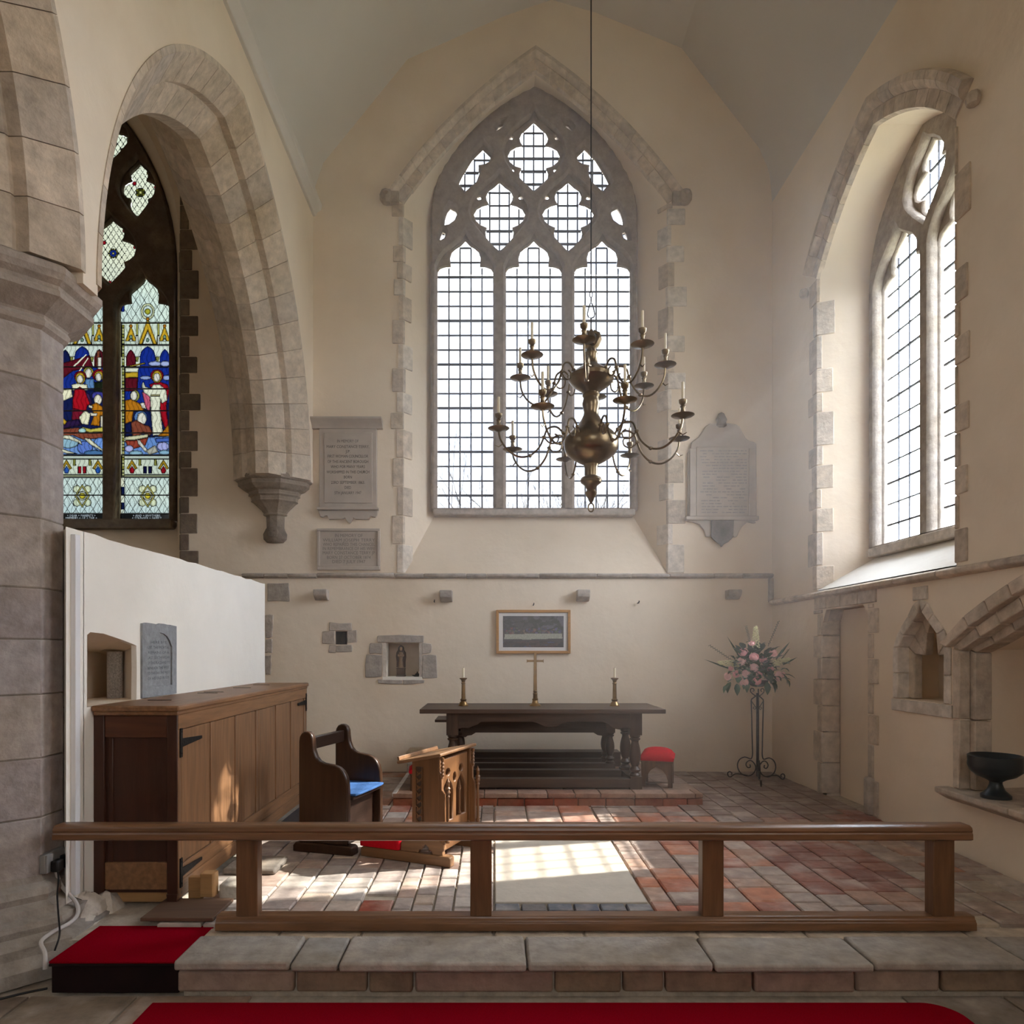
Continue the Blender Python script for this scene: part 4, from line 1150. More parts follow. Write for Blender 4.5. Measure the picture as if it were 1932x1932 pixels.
MAPX = lambda u: u / 0.2895 * 227.5 + 227.5
def m3(cu):
    def f(x, y, w=0.375):
        py = 600 + y * 0.21224
        return T3(cu + (x - 227.5) / 227.5 * 0.2895, H + (1226 - py) * 7.8 / 1300, w)
    return f
bars = [-345, -150, 45, 240, 435, 630, 825, 1022, 1218, 1415, 1575, 1740]
headpoly = [((u) / 0.2895 * 227.5 + 227.5, (1226 - (v - H) * 1300 / 7.8 - 600) / 0.21224) for u, v in light(HEAD, 0, 5.515, 2.753, sx=S3 * 1.02)]
inscr = {0.742: ['+ AND + BROTHERS.', '+ STRINGER + FAMILY'], 0.0: ['+ DEAR + PARENTS +', 'MEMBERS + OF + THE +'], -0.742: ['', '']}
panel_cache = {}
for cu, scene in ((0.742, SCENE_R), (0.0, SCENE_C), (-0.742, SCENE_C)):
    f = m3(cu)
    for a, b in zip(bars[:-1], bars[1:]):
        img = paint(-34, 489, a, b, 4.2, scene, PALEG)
        mask = None
        if a < 60:
            ny, nx = img.shape[:2]
            X, Y = np.meshgrid(-34 + (np.arange(nx) + .5) * 523 / nx, a + (np.arange(ny) + .5) * (b - a) / ny)
            mask = inside(grow(headpoly, 1.03), X / 1.12 + 24, Y)
        link_mesh('painted_pane', paint_mesh('painted_pane', img, f, -34, 489, a, b, mask), STAINED, window_3)
    # inscription strip: pale letters on black
    sh = []
    for li, tx in enumerate(inscr[cu]):
        if not tx: continue
        cu_ = bpy.data.curves.new('l', 'FONT'); cu_.body = tx; cu_.size = 27; cu_.align_x = 'CENTER'; cu_.resolution_u = 1
        ob = bpy.data.objects.new('l', cu_); me = bpy.data.meshes.new_from_object(ob)
        wd = max(v.co.x for v in me.vertices) - min(v.co.x for v in me.vertices)
        k = min(1.0, 410 / wd)
        me.calc_loop_triangles()
        for t in me.loop_triangles:
            sh.append(((190, 196, 190), [(227 + me.vertices[i].co.x * k, 1764 + li * 23 - me.vertices[i].co.y) for i in t.vertices], 'soft'))
        bpy.data.objects.remove(ob); bpy.data.curves.remove(cu_); bpy.data.meshes.remove(me)
    for i in range(22): sh.append(((120, 128, 110), ell(14 + i * 20, 1808, 4, 4, 6), 'soft'))
    img = paint(-34, 489, 1740, 1820, 1.9, sh, (22, 22, 20), lead=0)
    link_mesh('inscription_pane', paint_mesh('inscription_pane', img, f, -34, 489, 1740, 1820), STAINED, window_3)
    mb = MB()
    for y in bars[1:]:
        p, q = f(0, y, 0.37), f(455, y, 0.37)
        if y < 45: continue
        mb.box(p[0], q[0], p[1] - 0.006, p[1] + 0.004, p[2] - 0.006, p[2] + 0.006)
    mb.build('saddle_bars', LEAD, window_3)
for k, h in enumerate(B3h[3:]):
    us = [p[0] for p in h]; vv = [p[1] for p in h]
    u0, u1, v0, v1 = min(us) - .05, max(us) + .03, min(vv) - .03, max(vv) + .05
    g = lambda x, y: T3(x / 1000, -y / 1000, 0.375)
    cx, cy = (u0 + u1) * 500, -(v0 + v1) * 500
    sh = diamonds(-v1 * 1000, -v0 * 1000, 62, 92, u0 * 1000 - 200, u1 * 1000 + 200, 3.0)
    c = BLU if k < 3 else (70, 74, 20)
    sh += [((200, 196, 60), ell(cx, cy, 52, 52)), (c, ell(cx, cy, 42, 42)), ((206, 206, 120), ell(cx, cy, 16, 16))]
    for (u, v) in h[2::5]: sh.append((RED if int(u * 1000) % 2 else (120, 100, 30), ell(u * 1000, -v * 1000, 22, 22)))
    img = paint(u0 * 1000, u1 * 1000, -v1 * 1000, -v0 * 1000, 8, sh, PALEG, lead=4)
    ny, nx = img.shape[:2]
    X, Y = np.meshgrid(u0 * 1000 + (np.arange(nx) + .5) * (u1 - u0) * 1000 / nx, -v1 * 1000 + (np.arange(ny) + .5) * (v1 - v0) * 1000 / ny)
    mask = inside([(u * 1000, -v * 1000) for u, v in grow(h, 1.13)], X, Y)
    link_mesh('painted_tracery_pane', paint_mesh('painted_tracery_pane', img, g, u0 * 1000, u1 * 1000, -v1 * 1000, -v0 * 1000, mask), STAINED, window_3)
# ------------------------------------------------------------------ floors and steps
floor = MB().box(-6.6, 3.4, 3.16, YE + 0.1, -0.30, -0.022).build('floor', MORTAR, None)
tag(floor, 'sanctuary floor of worn red and grey tiles and ledger slab', 'floor', None, 'structure')
def bevel_unit(name, b=0.045):
    """unit tile with eased top edges, 18 faces; scaled per tile"""
    x = 0.5
    vs = [(-x, -x, 0), (x, -x, 0), (x, x, 0), (-x, x, 0), (-x, -x, .8), (x, -x, .8), (x, x, .8), (-x, x, .8),
          (-x + b, -x + b, 1), (x - b, -x + b, 1), (x - b, x - b, 1), (-x + b, x - b, 1)]
    fs = [(0, 1, 5, 4), (1, 2, 6, 5), (2, 3, 7, 6), (3, 0, 4, 7), (4, 5, 9, 8), (5, 6, 10, 9), (6, 7, 11, 10), (7, 4, 8, 11), (8, 9, 10, 11)]
    me = bpy.data.meshes.new(name); me.from_pydata(vs, [], fs); me.materials.append(TILE)
    return me
TILE_ME = bevel_unit('floor_tile')
C = lin
PAL_L = [C(178, 168, 160), C(168, 154, 146), C(186, 176, 166), C(174, 150, 136), C(160, 146, 138), C(182, 164, 148)]
PAL_M = [C(166, 102, 76), C(162, 122, 104), C(176, 116, 88), C(154, 132, 120), C(168, 138, 120), C(158, 96, 74), C(150, 128, 116)]
PAL_R = [C(160, 140, 126), C(150, 130, 118), C(166, 144, 128), C(142, 124, 114), C(160, 126, 106), C(166, 116, 90), C(158, 140, 128)]
PAL_RED = [C(136, 88, 74), C(144, 94, 78), C(128, 84, 72), C(150, 108, 92)]
PAL_P = [C(176, 160, 134), C(166, 152, 136)]
tiles = []      # x0, x1, y0, y1, colour, lift
def col_of_tiles(x0, x1, y0, y1, ln, pal, jit=0.25, lift=0.0):
    y = y0 + random.uniform(0, ln * 0.5) - ln * 0.5
    while y < y1 - 0.03:
        e = min(y + ln * random.uniform(1 - jit, 1 + jit), y1)
        if e - max(y, y0) > 0.03:
            tiles.append([x0, x1, max(y, y0), e, random.choice(pal), lift])
        y = e
YB = 5.80
xs = [-1.62, -1.40, -1.20, -1.03, -0.86, -0.69, -0.52, -0.42, -0.31, -0.21, -0.10, 0.0]
for a, b in zip(xs[:-1], xs[1:]):
    w = b - a
    col_of_tiles(a, b, 3.30, 4.85, max(0.17, w), PAL_L)
    col_of_tiles(a, b, 4.85, YB, 0.20, PAL_M + PAL_L[:2])
# border round the great slab
for i in range(6): tiles.append([i * 0.135, (i + 1) * 0.135, 3.46, 3.565, C(*random.choice([(98, 100, 108), (112, 106, 104), (90, 92, 104)])), 0])
col_of_tiles(0.0, 0.40, 3.30, 3.455, 0.155, PAL_L); col_of_tiles(0.40, 0.81, 3.30, 3.455, 0.155, PAL_M)
for a, b in ((0.0, 0.26), (0.26, 0.53), (0.53, 0.80)): col_of_tiles(a, b, 4.77, YB, 0.21, PAL_M)
xs = [0.81, 0.93, 1.13, 1.34, 1.55]
for a, b in zip(xs[:-1], xs[1:]): col_of_tiles(a, b, 3.30, YB, 0.19, PAL_M)
xs = [1.55, 1.72, 1.90, 2.07, 2.25, 2.43, 2.61, 2.80, 2.99]
for a, b in zip(xs[:-1], xs[1:]):
    def pal(x, y): return PAL_RED if (1.75 < x < 2.5 and 3.75 < y < 4.7) or (2.2 < x < 2.9 and 5.1 < y < 5.6) else (PAL_P + PAL_R[:2] if (x > 2.2 and y < 4.1) else PAL_R)
    n0 = len(tiles)
    col_of_tiles(a, b, 3.30, 7.42, 0.165, PAL_R)
    for t in tiles[n0:]: t[4] = random.choice(pal((t[0] + t[1]) / 2, (t[2] + t[3]) / 2))
col_of_tiles(-1.62, -1.25, YB, 7.42, 0.3, PAL_R); col_of_tiles(-1.25, -0.89, YB, 7.42, 0.3, PAL_R)
tiles.append([-0.69, -0.52, 3.45, 3.62, C(150, 74, 52), 0])
tiles = [t for t in tiles if not (t is not tiles[-1] and t[4] != C(150, 74, 52) and t[0] > -0.72 and t[1] < -0.5 and t[2] < 3.6 and t[3] > 3.46)]
tiles = [t for t in tiles if not (t[0] < -1.3 and 5.0 < (t[2] + t[3]) / 2 < 5.7)]
def area(t): y = (t[2] + t[3]) / 2; return (t[1] - t[0]) * (t[3] - t[2]) / y ** 3
tiles.sort(key=area, reverse=True)
print('tiles', len(tiles))
far = MB()
GAP = 0.005
for i, (x0, x1, y0, y1, c, lift) in enumerate(tiles):
    z = random.uniform(-0.003, 0.002)
    if i < 290:
        o = link_mesh('floor_tile', TILE_ME, None, floor, color=c)
        o.location = ((x0 + x1) / 2, (y0 + y1) / 2, -0.03)
        o.scale = (x1 - x0 - GAP * 2, y1 - y0 - GAP * 2, 0.03 + z)
        o.rotation_euler = (random.uniform(-.006, .006), random.uniform(-.006, .006), random.uniform(-.008, .008))
    else:
        far.box(x0 + GAP, x1 - GAP, y0 + GAP, y1 - GAP, -0.03, z)
if far.v:
    tag(far.build('distant_tiles', TILE, floor, color=C(130, 108, 96)), kind='stuff')
SLAB = surf('pale_ledger', C(190, 180, 166), 0.7, nscale=8, namp=0.1, bump=0.2, bscale=30)  # the slab's own pale stone tone
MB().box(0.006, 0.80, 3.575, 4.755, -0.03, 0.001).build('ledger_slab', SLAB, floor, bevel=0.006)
led = MB().box(-1.62, -1.06, 5.02, 5.72, -0.03, 0.004).build('black_ledger', surf('black_marble', C(44, 48, 56), 0.4, nscale=6, namp=0.2, bump=0.05), floor, bevel=0.004)
MB().lathe([(0.0, 0.0), (0.17, 0.0), (0.17, 0.003), (0.0, 0.003)], 24, (-1.33, 5.36, 0.004)).lathe([(0.12, 0.003), (0.15, 0.005), (0.12, 0.005)], 24, (-1.33, 5.36, 0.004)).build('carved_roundel', SLATE, floor)

# altar footpace of brick and stone
footpace = structure('footpace', 'low brick edged altar platform on the tiled floor', 'platform')
FX0, FX1, FY0, FY1, FZ = -0.86, 1.77, 5.83, 7.40, 0.095
MB().box(FX0 + 0.03, FX1 - 0.03, FY0 + 0.03, FY1, -0.02, FZ - 0.012).build('core', MORTAR, footpace)
x = FX0; k = 0
BRICKS = [C(146, 76, 54), C(156, 86, 62), C(134, 70, 54), C(150, 96, 74)]
while x < FX1 - 0.05:
    e = min(x + random.uniform(0.2, 0.25), FX1)
    MB().box(x + 0.003, e - 0.003, FY0, FY0 + 0.1, -0.02, 0.05).build('brick', STONE, footpace, bevel=0.005, color=random.choice(BRICKS), seg=1)
    x = e
x = FX0
while x < FX1 - 0.05:
    e = min(x + random.uniform(0.19, 0.3), FX1)
    MB().box(x + 0.003, e - 0.003, FY0 - 0.006, FY0 + 0.16, 0.055, FZ).build('edge_tile', STONE, footpace, bevel=0.005, color=random.choice([C(150, 116, 98), C(140, 104, 88), C(158, 128, 112)]), seg=1)
    x = e
y = FY0 + 0.11
while y < FY1 - 0.1:
    e = min(y + random.uniform(0.22, 0.26), FY1)
    for xa, xb, s in ((FX0, FX0 + 0.1, 0), (FX1 - 0.1, FX1, 1)):
        MB().box(xa, xb, y + 0.003, e - 0.003, -0.02, 0.05).build('brick', STONE, footpace, bevel=0.005, color=random.choice(BRICKS), seg=1)
    y = e
y = FY0 + 0.165
while y < FY1 - 0.08:
    e = min(y + 0.28, FY1)
    n0 = 9
    for i in range(n0):
        a = FX0 + (FX1 - FX0) * i / n0; b = FX0 + (FX1 - FX0) * (i + 1) / n0
        cc = C(196, 190, 182) if i == 0 and False else random.choice([C(140, 116, 102), C(132, 112, 100), C(148, 126, 112), C(126, 106, 96)])
        MB().box(a + 0.003, b - 0.003, y + 0.003, e - 0.003, 0.05, FZ - random.uniform(0, 0.003)).build('paving_tile', STONE, footpace, color=cc)
    y = e
MB().box(FX0 - 0.002, FX0 + 0.035, FY0 - 0.004, 6.8, FZ - 0.03, FZ + 0.004).build('pale_edging', STONE, footpace, bevel=0.004, color=C(206, 200, 194))
MB().box(-0.86, -0.72, 6.82, 7.38, FZ, FZ + 0.09).build('back_step_stone', STONE, footpace, bevel=0.006, color=GREY[1])
MB().box(-0.90, -0.60, 7.05, 7.41, FZ + 0.091, FZ + 0.17).build('back_step_stone', STONE, footpace, bevel=0.006, color=BUFF[1])

# stone step up to the rail
step = structure('altar_step', 'long worn stone step below the wooden rail', 'step')
Y0S, Y1S = 2.895, 3.20
jx = [-1.355, -0.86, -0.655, 0.14, 0.925, 1.60, 2.25, 3.0]
for i, (a, b) in enumerate(zip(jx[:-1], jx[1:])):
    dz = random.uniform(-0.006, 0.003)
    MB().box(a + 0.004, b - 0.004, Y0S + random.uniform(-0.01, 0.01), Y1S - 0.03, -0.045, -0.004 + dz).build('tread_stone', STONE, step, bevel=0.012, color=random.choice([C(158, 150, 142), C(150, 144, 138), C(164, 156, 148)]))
jx2 = [-1.35, -1.0, -0.62, 0.0, 0.42, 0.95, 1.45, 2.2, 3.0]
for a, b in zip(jx2[:-1], jx2[1:]):
    MB().box(a + 0.004, b - 0.004, Y1S - 0.032, Y1S + 0.075, -0.045, -0.012).build('back_stone', STONE, step, bevel=0.008, color=random.choice(BUFF), seg=1)
jr = [-1.35, -0.845, -0.535, -0.34, 0.255, 0.545, 0.725, 1.10, 1.535, 1.90, 2.4, 3.0]
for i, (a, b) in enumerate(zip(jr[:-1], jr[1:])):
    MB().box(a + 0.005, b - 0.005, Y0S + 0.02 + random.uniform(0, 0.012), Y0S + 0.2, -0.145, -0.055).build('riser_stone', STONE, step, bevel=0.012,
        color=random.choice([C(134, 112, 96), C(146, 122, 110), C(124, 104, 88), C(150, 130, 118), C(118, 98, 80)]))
MB().box(-1.33, 3.0, Y0S + 0.06, Y1S + 0.1, -0.19, -0.05).build('step_core', MORTAR, step)

# nave floor
floor_nave = MB().box(-6.6, 3.4, YW, 3.6, -0.40, ZN - 0.015).build('floor_nave', MORTAR, None)
tag(floor_nave, 'lower nave floor of worn tiles and slabs', 'floor', None, 'structure')
random.seed(11)
y = 0.6
while y < 2.93:
    x = -3.4; d = random.choice([0.22, 0.26, 0.3])
    while x < 3.0:
        w = random.uniform(0.26, 0.5)
        if (x < -1.25 or x + w > 1.75) and y + d > 1.9:
            o = link_mesh('paving_tile', TILE_ME, None, floor_nave, color=random.choice([C(128, 112, 96), C(118, 102, 88), C(140, 116, 98), C(150, 100, 76), C(122, 110, 98)]))
            o.location = (x + w / 2, y + d / 2, ZN - 0.03); o.scale = (w - 0.012, d - 0.012, 0.03 + random.uniform(-.004, .002))
        x += w
    y += d
# step side at far left behind the carpeted box
for xa, xb, ya, yb, zt, c in [(-1.62, -1.5, 3.9, 4.25, 0.10, C(150, 146, 140)), (-1.60, -1.30, 4.3, 4.62, 0.07, C(120, 118, 116))]:
    pass
ground = MB().box(-40, 60, YE + 0.6, 80, -0.6, -0.5).box(XS + 0.6, 60, -40, YE + 0.6, -0.6, -0.5).build('ground', GRASS, None)
tag(MB().box(-60, -7.2, -40, 80, -0.6, -0.5).box(-7.2, XS + 0.6, -40, YW - 0.8, -0.6, -0.5).build('ground_nave', GRASS, None), 'churchyard grass on the north and west side', 'ground', None, 'structure')
tag(ground, 'churchyard grass outside the windows', 'ground', None, 'structure')
# ------------------------------------------------------------------ communion rail
random.seed(21)
rail = thing('communion_rail', 'long low oak altar rail on four square posts across the step', 'rail', (0.45, 3.25, 0))
ox = -0.45
pb = [(-0.043, 0.0), (-0.043, 0.036), (-0.037, 0.041), (-0.037, 0.047), (-0.030, 0.052), (-0.026, 0.064), (0.040, 0.064), (0.045, 0.0)]
MB().prism(pb, -1.30 + ox, 2.25 + ox, 'yz').build('base_rail', OAK_X, rail, bevel=0.003)
pt = [(-0.058, 0.428), (-0.058, 0.455), (-0.052, 0.460), (-0.056, 0.468), (-0.050, 0.484), (-0.036, 0.491), (0.03, 0.491), (0.046, 0.480), (0.046, 0.428), (0.03, 0.422), (-0.045, 0.422)]
MB().prism(pt, -2.05 + ox, 2.222 + ox, 'yz').build('handrail', OAK_X, rail, bevel=0.003)
for px in (466, 907.5, 1345, 1780):
    x = (px - 932) * 3.225 / 1300 + ox
    MB().box(x - 0.05, x + 0.05, -0.03, 0.038, 0.062, 0.424).build('post', OAK_Z, rail, bevel=0.004)

# ------------------------------------------------------------------ carpeted wooden step and carpet runner
cs = thing('carpeted_step', 'dark wooden box step topped with red carpet beside the stone step', 'step', (-1.62, 3.13, ZN))
MB().box(-0.275, 0.27, -0.18, 0.19, 0.0, 0.125).build('box', BLACK_WOOD, cs, bevel=0.004)
MB().box(-0.283, 0.278, -0.188, 0.195, 0.116, 0.128).build('tread_board', BLACK_WOOD, cs, bevel=0.003)
MB().box(-0.283, 0.278, -0.188, 0.195, 0.128, 0.140).build('carpet_top', RED_CARPET, cs, bevel=0.005)
cor = [(1.88 - 0.12 + 0.12 * math.sin(a), 2.855 - 0.12 + 0.12 * math.cos(a)) for a in [i * PI / 16 for i in range(9)]]
rn = MB().prism([(-1.415, 1.2), (-1.415, 2.855)] + cor + [(1.88, 1.2)], ZN - 0.002, ZN + 0.010, 'xy').build('carpet_runner', RED_CARPET, None, bevel=0.004)
tag(rn, 'wide red carpet on the nave floor below the step', 'carpet')
bd = MB().box(-1.70, -1.35, 3.31, 3.575, 0.004, 0.022).build('floor_board', BOARD_X, None, bevel=0.003)
tag(bd, 'dark worn wooden board lying on the floor behind the red carpeted step', 'board')

# ------------------------------------------------------------------ long panelled cupboard
cab = thing('panelled_cupboard', 'long low oak cupboard with panelled doors along the white wall', 'cupboard', (-1.62, 3.53, 0))
Lc = 2.42
MB().box(-0.42, -0.02, 0.02, Lc - 0.01, 0.06, 0.99).build('carcase', CABEND_Z, cab)
MB().box(-0.43, 0.018, -0.03, Lc + 0.015, 0.995, 1.025).build('top', CAB_Y, cab, bevel=0.008)
MB().box(-0.425, 0.008, -0.018, Lc + 0.005, 0.975, 0.997).build('top_moulding', CAB_Y, cab, bevel=0.006)
for y in (0.35, 1.0, 1.1, 1.62, 2.05):
    MB().box(-0.33, -0.20, y, y + 0.01, 1.0245, 1.0275).build('lid_hinge', IRON, cab)
# near end
MB().box(-0.43, -0.375, -0.004, 0.03, 0.03, 0.98).build('end_stile', CABEND_Z, cab, bevel=0.004)
MB().box(-0.055, 0.0, -0.004, 0.03, 0.03, 0.98).build('end_stile', CABEND_Z, cab, bevel=0.004)
MB().box(-0.375, -0.055, 0.0, 0.03, 0.86, 0.975).build('end_rail', CABEND_X, cab, bevel=0.004)
MB().box(-0.375, -0.055, 0.0, 0.03, 0.08, 0.22).build('end_rail', CAB_Y, cab, bevel=0.004)
MB().box(-0.375, -0.055, 0.014, 0.024, 0.22, 0.86).build('end_panel', CABEND_Z, cab)
MB().box(-0.36, -0.335, 0.006, 0.026, 0.22, 0.86).build('end_bead', CABEND_Z, cab, bevel=0.004)
for x in (-0.43, -0.055):
    MB().prism([(x - 0.002, 0.06), (x + 0.002, 0.03), (x - 0.006, 0.012), (x + 0.006, 0.0), (x + 0.052, 0.0), (x + 0.062, 0.012), (x + 0.053, 0.03), (x + 0.057, 0.06)], -0.008, 0.05, 'xz').build('foot', CABEND_Z, cab, bevel=0.003)
# front: fixed bottom boards and top rail, two doors of three panels
MB().box(-0.02, 0.0, 0.03, Lc, 0.03, 0.115).build('skirting_board', CAB_Y, cab, bevel=0.003)
MB().box(-0.02, 0.002, 0.03, Lc, 0.119, 0.20).build('bottom_rail', CAB_Y, cab, bevel=0.003)
MB().box(-0.02, 0.004, 0.0, Lc, 0.90, 0.976).build('top_rail', CAB_Y, cab, bevel=0.003)
MB().box(-0.02, 0.003, 0.0, 0.035, 0.03, 0.90).build('corner_stile', CAB_Z, cab, bevel=0.003)
MB().box(-0.02, 0.003, Lc - 0.035, Lc, 0.03, 0.90).build('corner_stile', CAB_Z, cab, bevel=0.003)
def strap_hinge(par, y, z, s):
    m = MB().box(0.003, 0.009, y - 0.012, y + 0.012, z - 0.075, z + 0.075)
    m.prism([(y + s * 0.012, z - 0.022), (y + s * 0.25, z - 0.008), (y + s * 0.25, z + 0.008), (y + s * 0.012, z + 0.022)], 0.004, 0.009, 'yz')
    for k in (-0.055, 0.055): m.lathe([(0.006, 0), (0.005, 0.004), (0, 0.005)], 6, (0.009, y, z + k))
    m.build('strap_hinge', IRON, par)
pitch = (Lc - 0.07) / 6
for d in range(2):
    ya = 0.037 + d * pitch * 3; yb = ya + pitch * 3 - 0.004
    door = MB().box(-0.02, -0.012, ya, yb, 0.203, 0.897).build('door', CAB_Z, cab)
    for k in range(4):
        yy = ya + (yb - ya - 0.05) * k / 3
        MB().box(-0.014, 0.002, yy, yy + 0.05, 0.203, 0.897).build('stile', CAB_Z, door, bevel=0.003)
    for k in range(3):
        yy = ya + (yb - ya - 0.05) * k / 3 + 0.05
        y2 = ya + (yb - ya - 0.05) * (k + 1) / 3
        MB().box(-0.012, -0.004, yy + 0.006, y2 - 0.002, 0.205, 0.895).build('panel', CAB_Z, door, bevel=0.002)
    if d == 0:
        strap_hinge(door, 0.025, 0.83, 1); strap_hinge(door, 0.025, 0.16, 1)
    else:
        strap_hinge(door, Lc - 0.025, 0.86, -1)
pl = MB().box(-1.98, -1.70, 3.585, 3.61, -0.002, 0.055).build('pine_plank', PINE_X, None, bevel=0.002)
tag(pl, 'pale pine plank on edge under the near end of the cupboard', 'plank')
pp = MB().prism([(-1.528, 3.58), (-1.465, 3.58), (-1.455, 3.59), (-1.455, 3.64), (-1.465, 3.65), (-1.528, 3.65)], 0.024, 0.145, 'xy').build('pine_block', PINE_X, None, bevel=0.003)
tag(pp, 'short pale pine post standing on the floor by the cupboard', 'block')
pk = MB().box(-1.60, -1.532, 3.605, 3.64, 0.0, 0.12).build('pine_chock', PINE_X, None, bevel=0.003)
tag(pk, 'pale pine chock wedged under the cupboard front beside the short post', 'block')
sb = MB().box(-1.445, -1.33, 3.61, 3.76, 0.0, 0.078).build('stone_block', STONE, None, bevel=0.012, color=lin(172, 166, 156))
tag(sb, 'pale squared stone block on the floor under the cupboard front', 'stone block')
sb2 = MB().box(-1.58, -1.27, 4.0, 4.26, 0.0, 0.04).build('stone_slab', STONE, None, bevel=0.014, color=lin(128, 120, 112))
tag(sb2, 'flat brown stone slab on the floor beside the cupboard front, nearest the bench', 'stone block')

# ------------------------------------------------------------------ small bench
RB = -math.radians(16.3)
bench = thing('bench', 'dark wooden one-seat bench with curved arm ends', 'bench', (-1.275, 4.495, 0), RB)
side = [(0.0, 0.055), (0.0, 0.715), (0.006, 0.745), (0.022, 0.768), (0.045, 0.778), (0.07, 0.776), (0.092, 0.762), (0.104, 0.735), (0.106, 0.70), (0.112, 0.655),
        (0.128, 0.615), (0.15, 0.59), (0.18, 0.577), (0.222, 0.572), (0.262, 0.566), (0.295, 0.553), (0.322, 0.53), (0.342, 0.497), (0.352, 0.455), (0.356, 0.40), (0.356, 0.055)]
for y in (0.0, 0.475):
    MB().prism(side, y, y + 0.045, 'xz').build('end_panel', BENCH_Z, bench, bevel=0.010, seg=3)
    MB().prism([(-0.03, 0.0), (-0.03, 0.04), (-0.015, 0.058), (0.38, 0.058), (0.398, 0.045), (0.40, 0.0)], y - 0.02, y + 0.065, 'xz').build('foot', BENCH_Z, bench, bevel=0.006)
MB().box(0.035, 0.075, 0.045, 0.475, 0.655, 0.735).build('back_rail', BENCH_Y, bench, bevel=0.006)
MB().box(0.03, 0.372, 0.045, 0.475, 0.34, 0.365).build('seat', BENCH_Y, bench, bevel=0.005)
MB().box(0.285, 0.305, 0.045, 0.475, 0.06, 0.34).build('front_board', BENCH_Y, bench)
cu = [(0.06, 0.052), (0.385, 0.052), (0.393, 0.12), (0.396, 0.26), (0.393, 0.40), (0.385, 0.468), (0.06, 0.468)]
pad = MB().prism(cu, 0.366, 0.381, 'xy').build('seat_pad', BLUE_CLOTH, None, bevel=0.004)
pad.location = bench.location; pad.rotation_euler = bench.rotation_euler
tag(pad, 'thin bright blue cushion on the seat of the dark bench', 'cushion')
mot = MB().lathe([(0.0, 0.0), (0.034, 0.0), (0.03, 0.0015), (0.0, 0.002)], 10, (0.24, 0.11, 0.381), 1.3, 0.8).build('embroidered_motif', surf('orange_thread', lin(222, 150, 118), 0.9, nscale=60, namp=0.3, bump=0), pad)

# ------------------------------------------------------------------ carved prayer desk
RD = -math.radians(22.7)
desk = thing('prayer_desk', 'carved pale oak prayer desk with sloping top facing right', 'prayer desk', (-0.262, 4.135, 0), RD)
for y in (0.0, 0.445):
    MB().prism([(-0.635, 0.0), (-0.635, 0.05), (-0.62, 0.064), (-0.015, 0.064), (0.0, 0.055), (0.0, 0.0)], y, y + 0.055, 'xz').build('foot', DESK_X, desk, bevel=0.005)
    pl_ = [(-0.35, 0.064), (-0.345, 0.12), (-0.31, 0.15), (-0.275, 0.175), (-0.085, 0.175), (-0.078, 0.15), (-0.055, 0.135), (-0.045, 0.10), (-0.06, 0.085), (-0.055, 0.064),
           (-0.125, 0.064), (-0.135, 0.085), (-0.15, 0.085), (-0.155, 0.105), (-0.175, 0.12), (-0.195, 0.105), (-0.20, 0.085), (-0.215, 0.085), (-0.225, 0.064)]
    MB().prism(pl_, y + 0.008, y + 0.047, 'xz').build('plinth', DESK_X, desk, bevel=0.004)
    s = 1 if y == 0 else 1
    MB().prism([(-0.27, 0.17), (-0.085, 0.17), (-0.085, 0.662), (-0.27, 0.624)], y + 0.013, y + 0.042, 'xz').build('side_panel', DESK_Z, desk, bevel=0.003)
    yo = y + 0.013 if y == 0 else y + 0.042
    w = -0.011 if y == 0 else 0.011
    MB().box(-0.242, -0.193, min(yo, yo + w * 0.25), max(yo, yo + w * 0.25), 0.178, 0.592).build('carving_ground', DARK_Z, desk)  # dark backing puts the shade of the carved recess into the colour
    cv = MB()
    for k in range(9):                                  # leaf scroll carved down the side
        z0 = 0.19 + k * 0.043
        cv.prism([(-0.232, z0), (-0.205, z0 + 0.016), (-0.200, z0 + 0.034), (-0.214, z0 + 0.022), (-0.236, z0 + 0.036), (-0.226, z0 + 0.018)], min(yo, yo + w), max(yo, yo + w), 'xz')
        cv.lathe([(0.0, -0.006), (0.008, -0.003), (0.008, 0.003), (0.0, 0.006)], 6, (-0.222 if k % 2 else -0.206, yo + w * 0.5, z0 + 0.02))
    cv.box(-0.240, -0.237, min(yo, yo + w), max(yo, yo + w), 0.18, 0.59).box(-0.198, -0.195, min(yo, yo + w), max(yo, yo + w), 0.18, 0.59)
    cv.build('carved_strip', DESK_Z, desk)
    # stepped buttress with turned shaft
    MB().prism([(-0.087, 0.13), (-0.045, 0.13), (-0.05, 0.43), (-0.066, 0.46), (-0.066, 0.54), (-0.087, 0.57)], y + 0.014, y + 0.040, 'xz').build('buttress', DESK_Z, desk, bevel=0.003)
    yc = y + 0.027
    pr = [(0.012, 0.14), (0.016, 0.15), (0.010, 0.165), (0.016, 0.18), (0.009, 0.195), (0.009, 0.41), (0.014, 0.42), (0.009, 0.43), (0.017, 0.445), (0.012, 0.46), (0.018, 0.47), (0.010, 0.48), (0.010, 0.50), (0.013, 0.51), (0.004, 0.53), (0.0, 0.54)]
    MB().lathe(pr, 10, (-0.030, yc, 0)).build('turned_shaft', DESK_Z, desk, smooth=True)
    pr2 = [(0.010, 0.535)] + [(0.013 if i % 2 else 0.008, 0.54 + i * 0.011) for i in range(10)] + [(0.01, 0.655)]
    MB().lathe(pr2, 10, (-0.066, yc, 0)).build('crocketed_finial', DESK_Z, desk, smooth=True)
TD = lambda u, v, w: (-0.105 + w, 0.25 + u, v)
holes = []
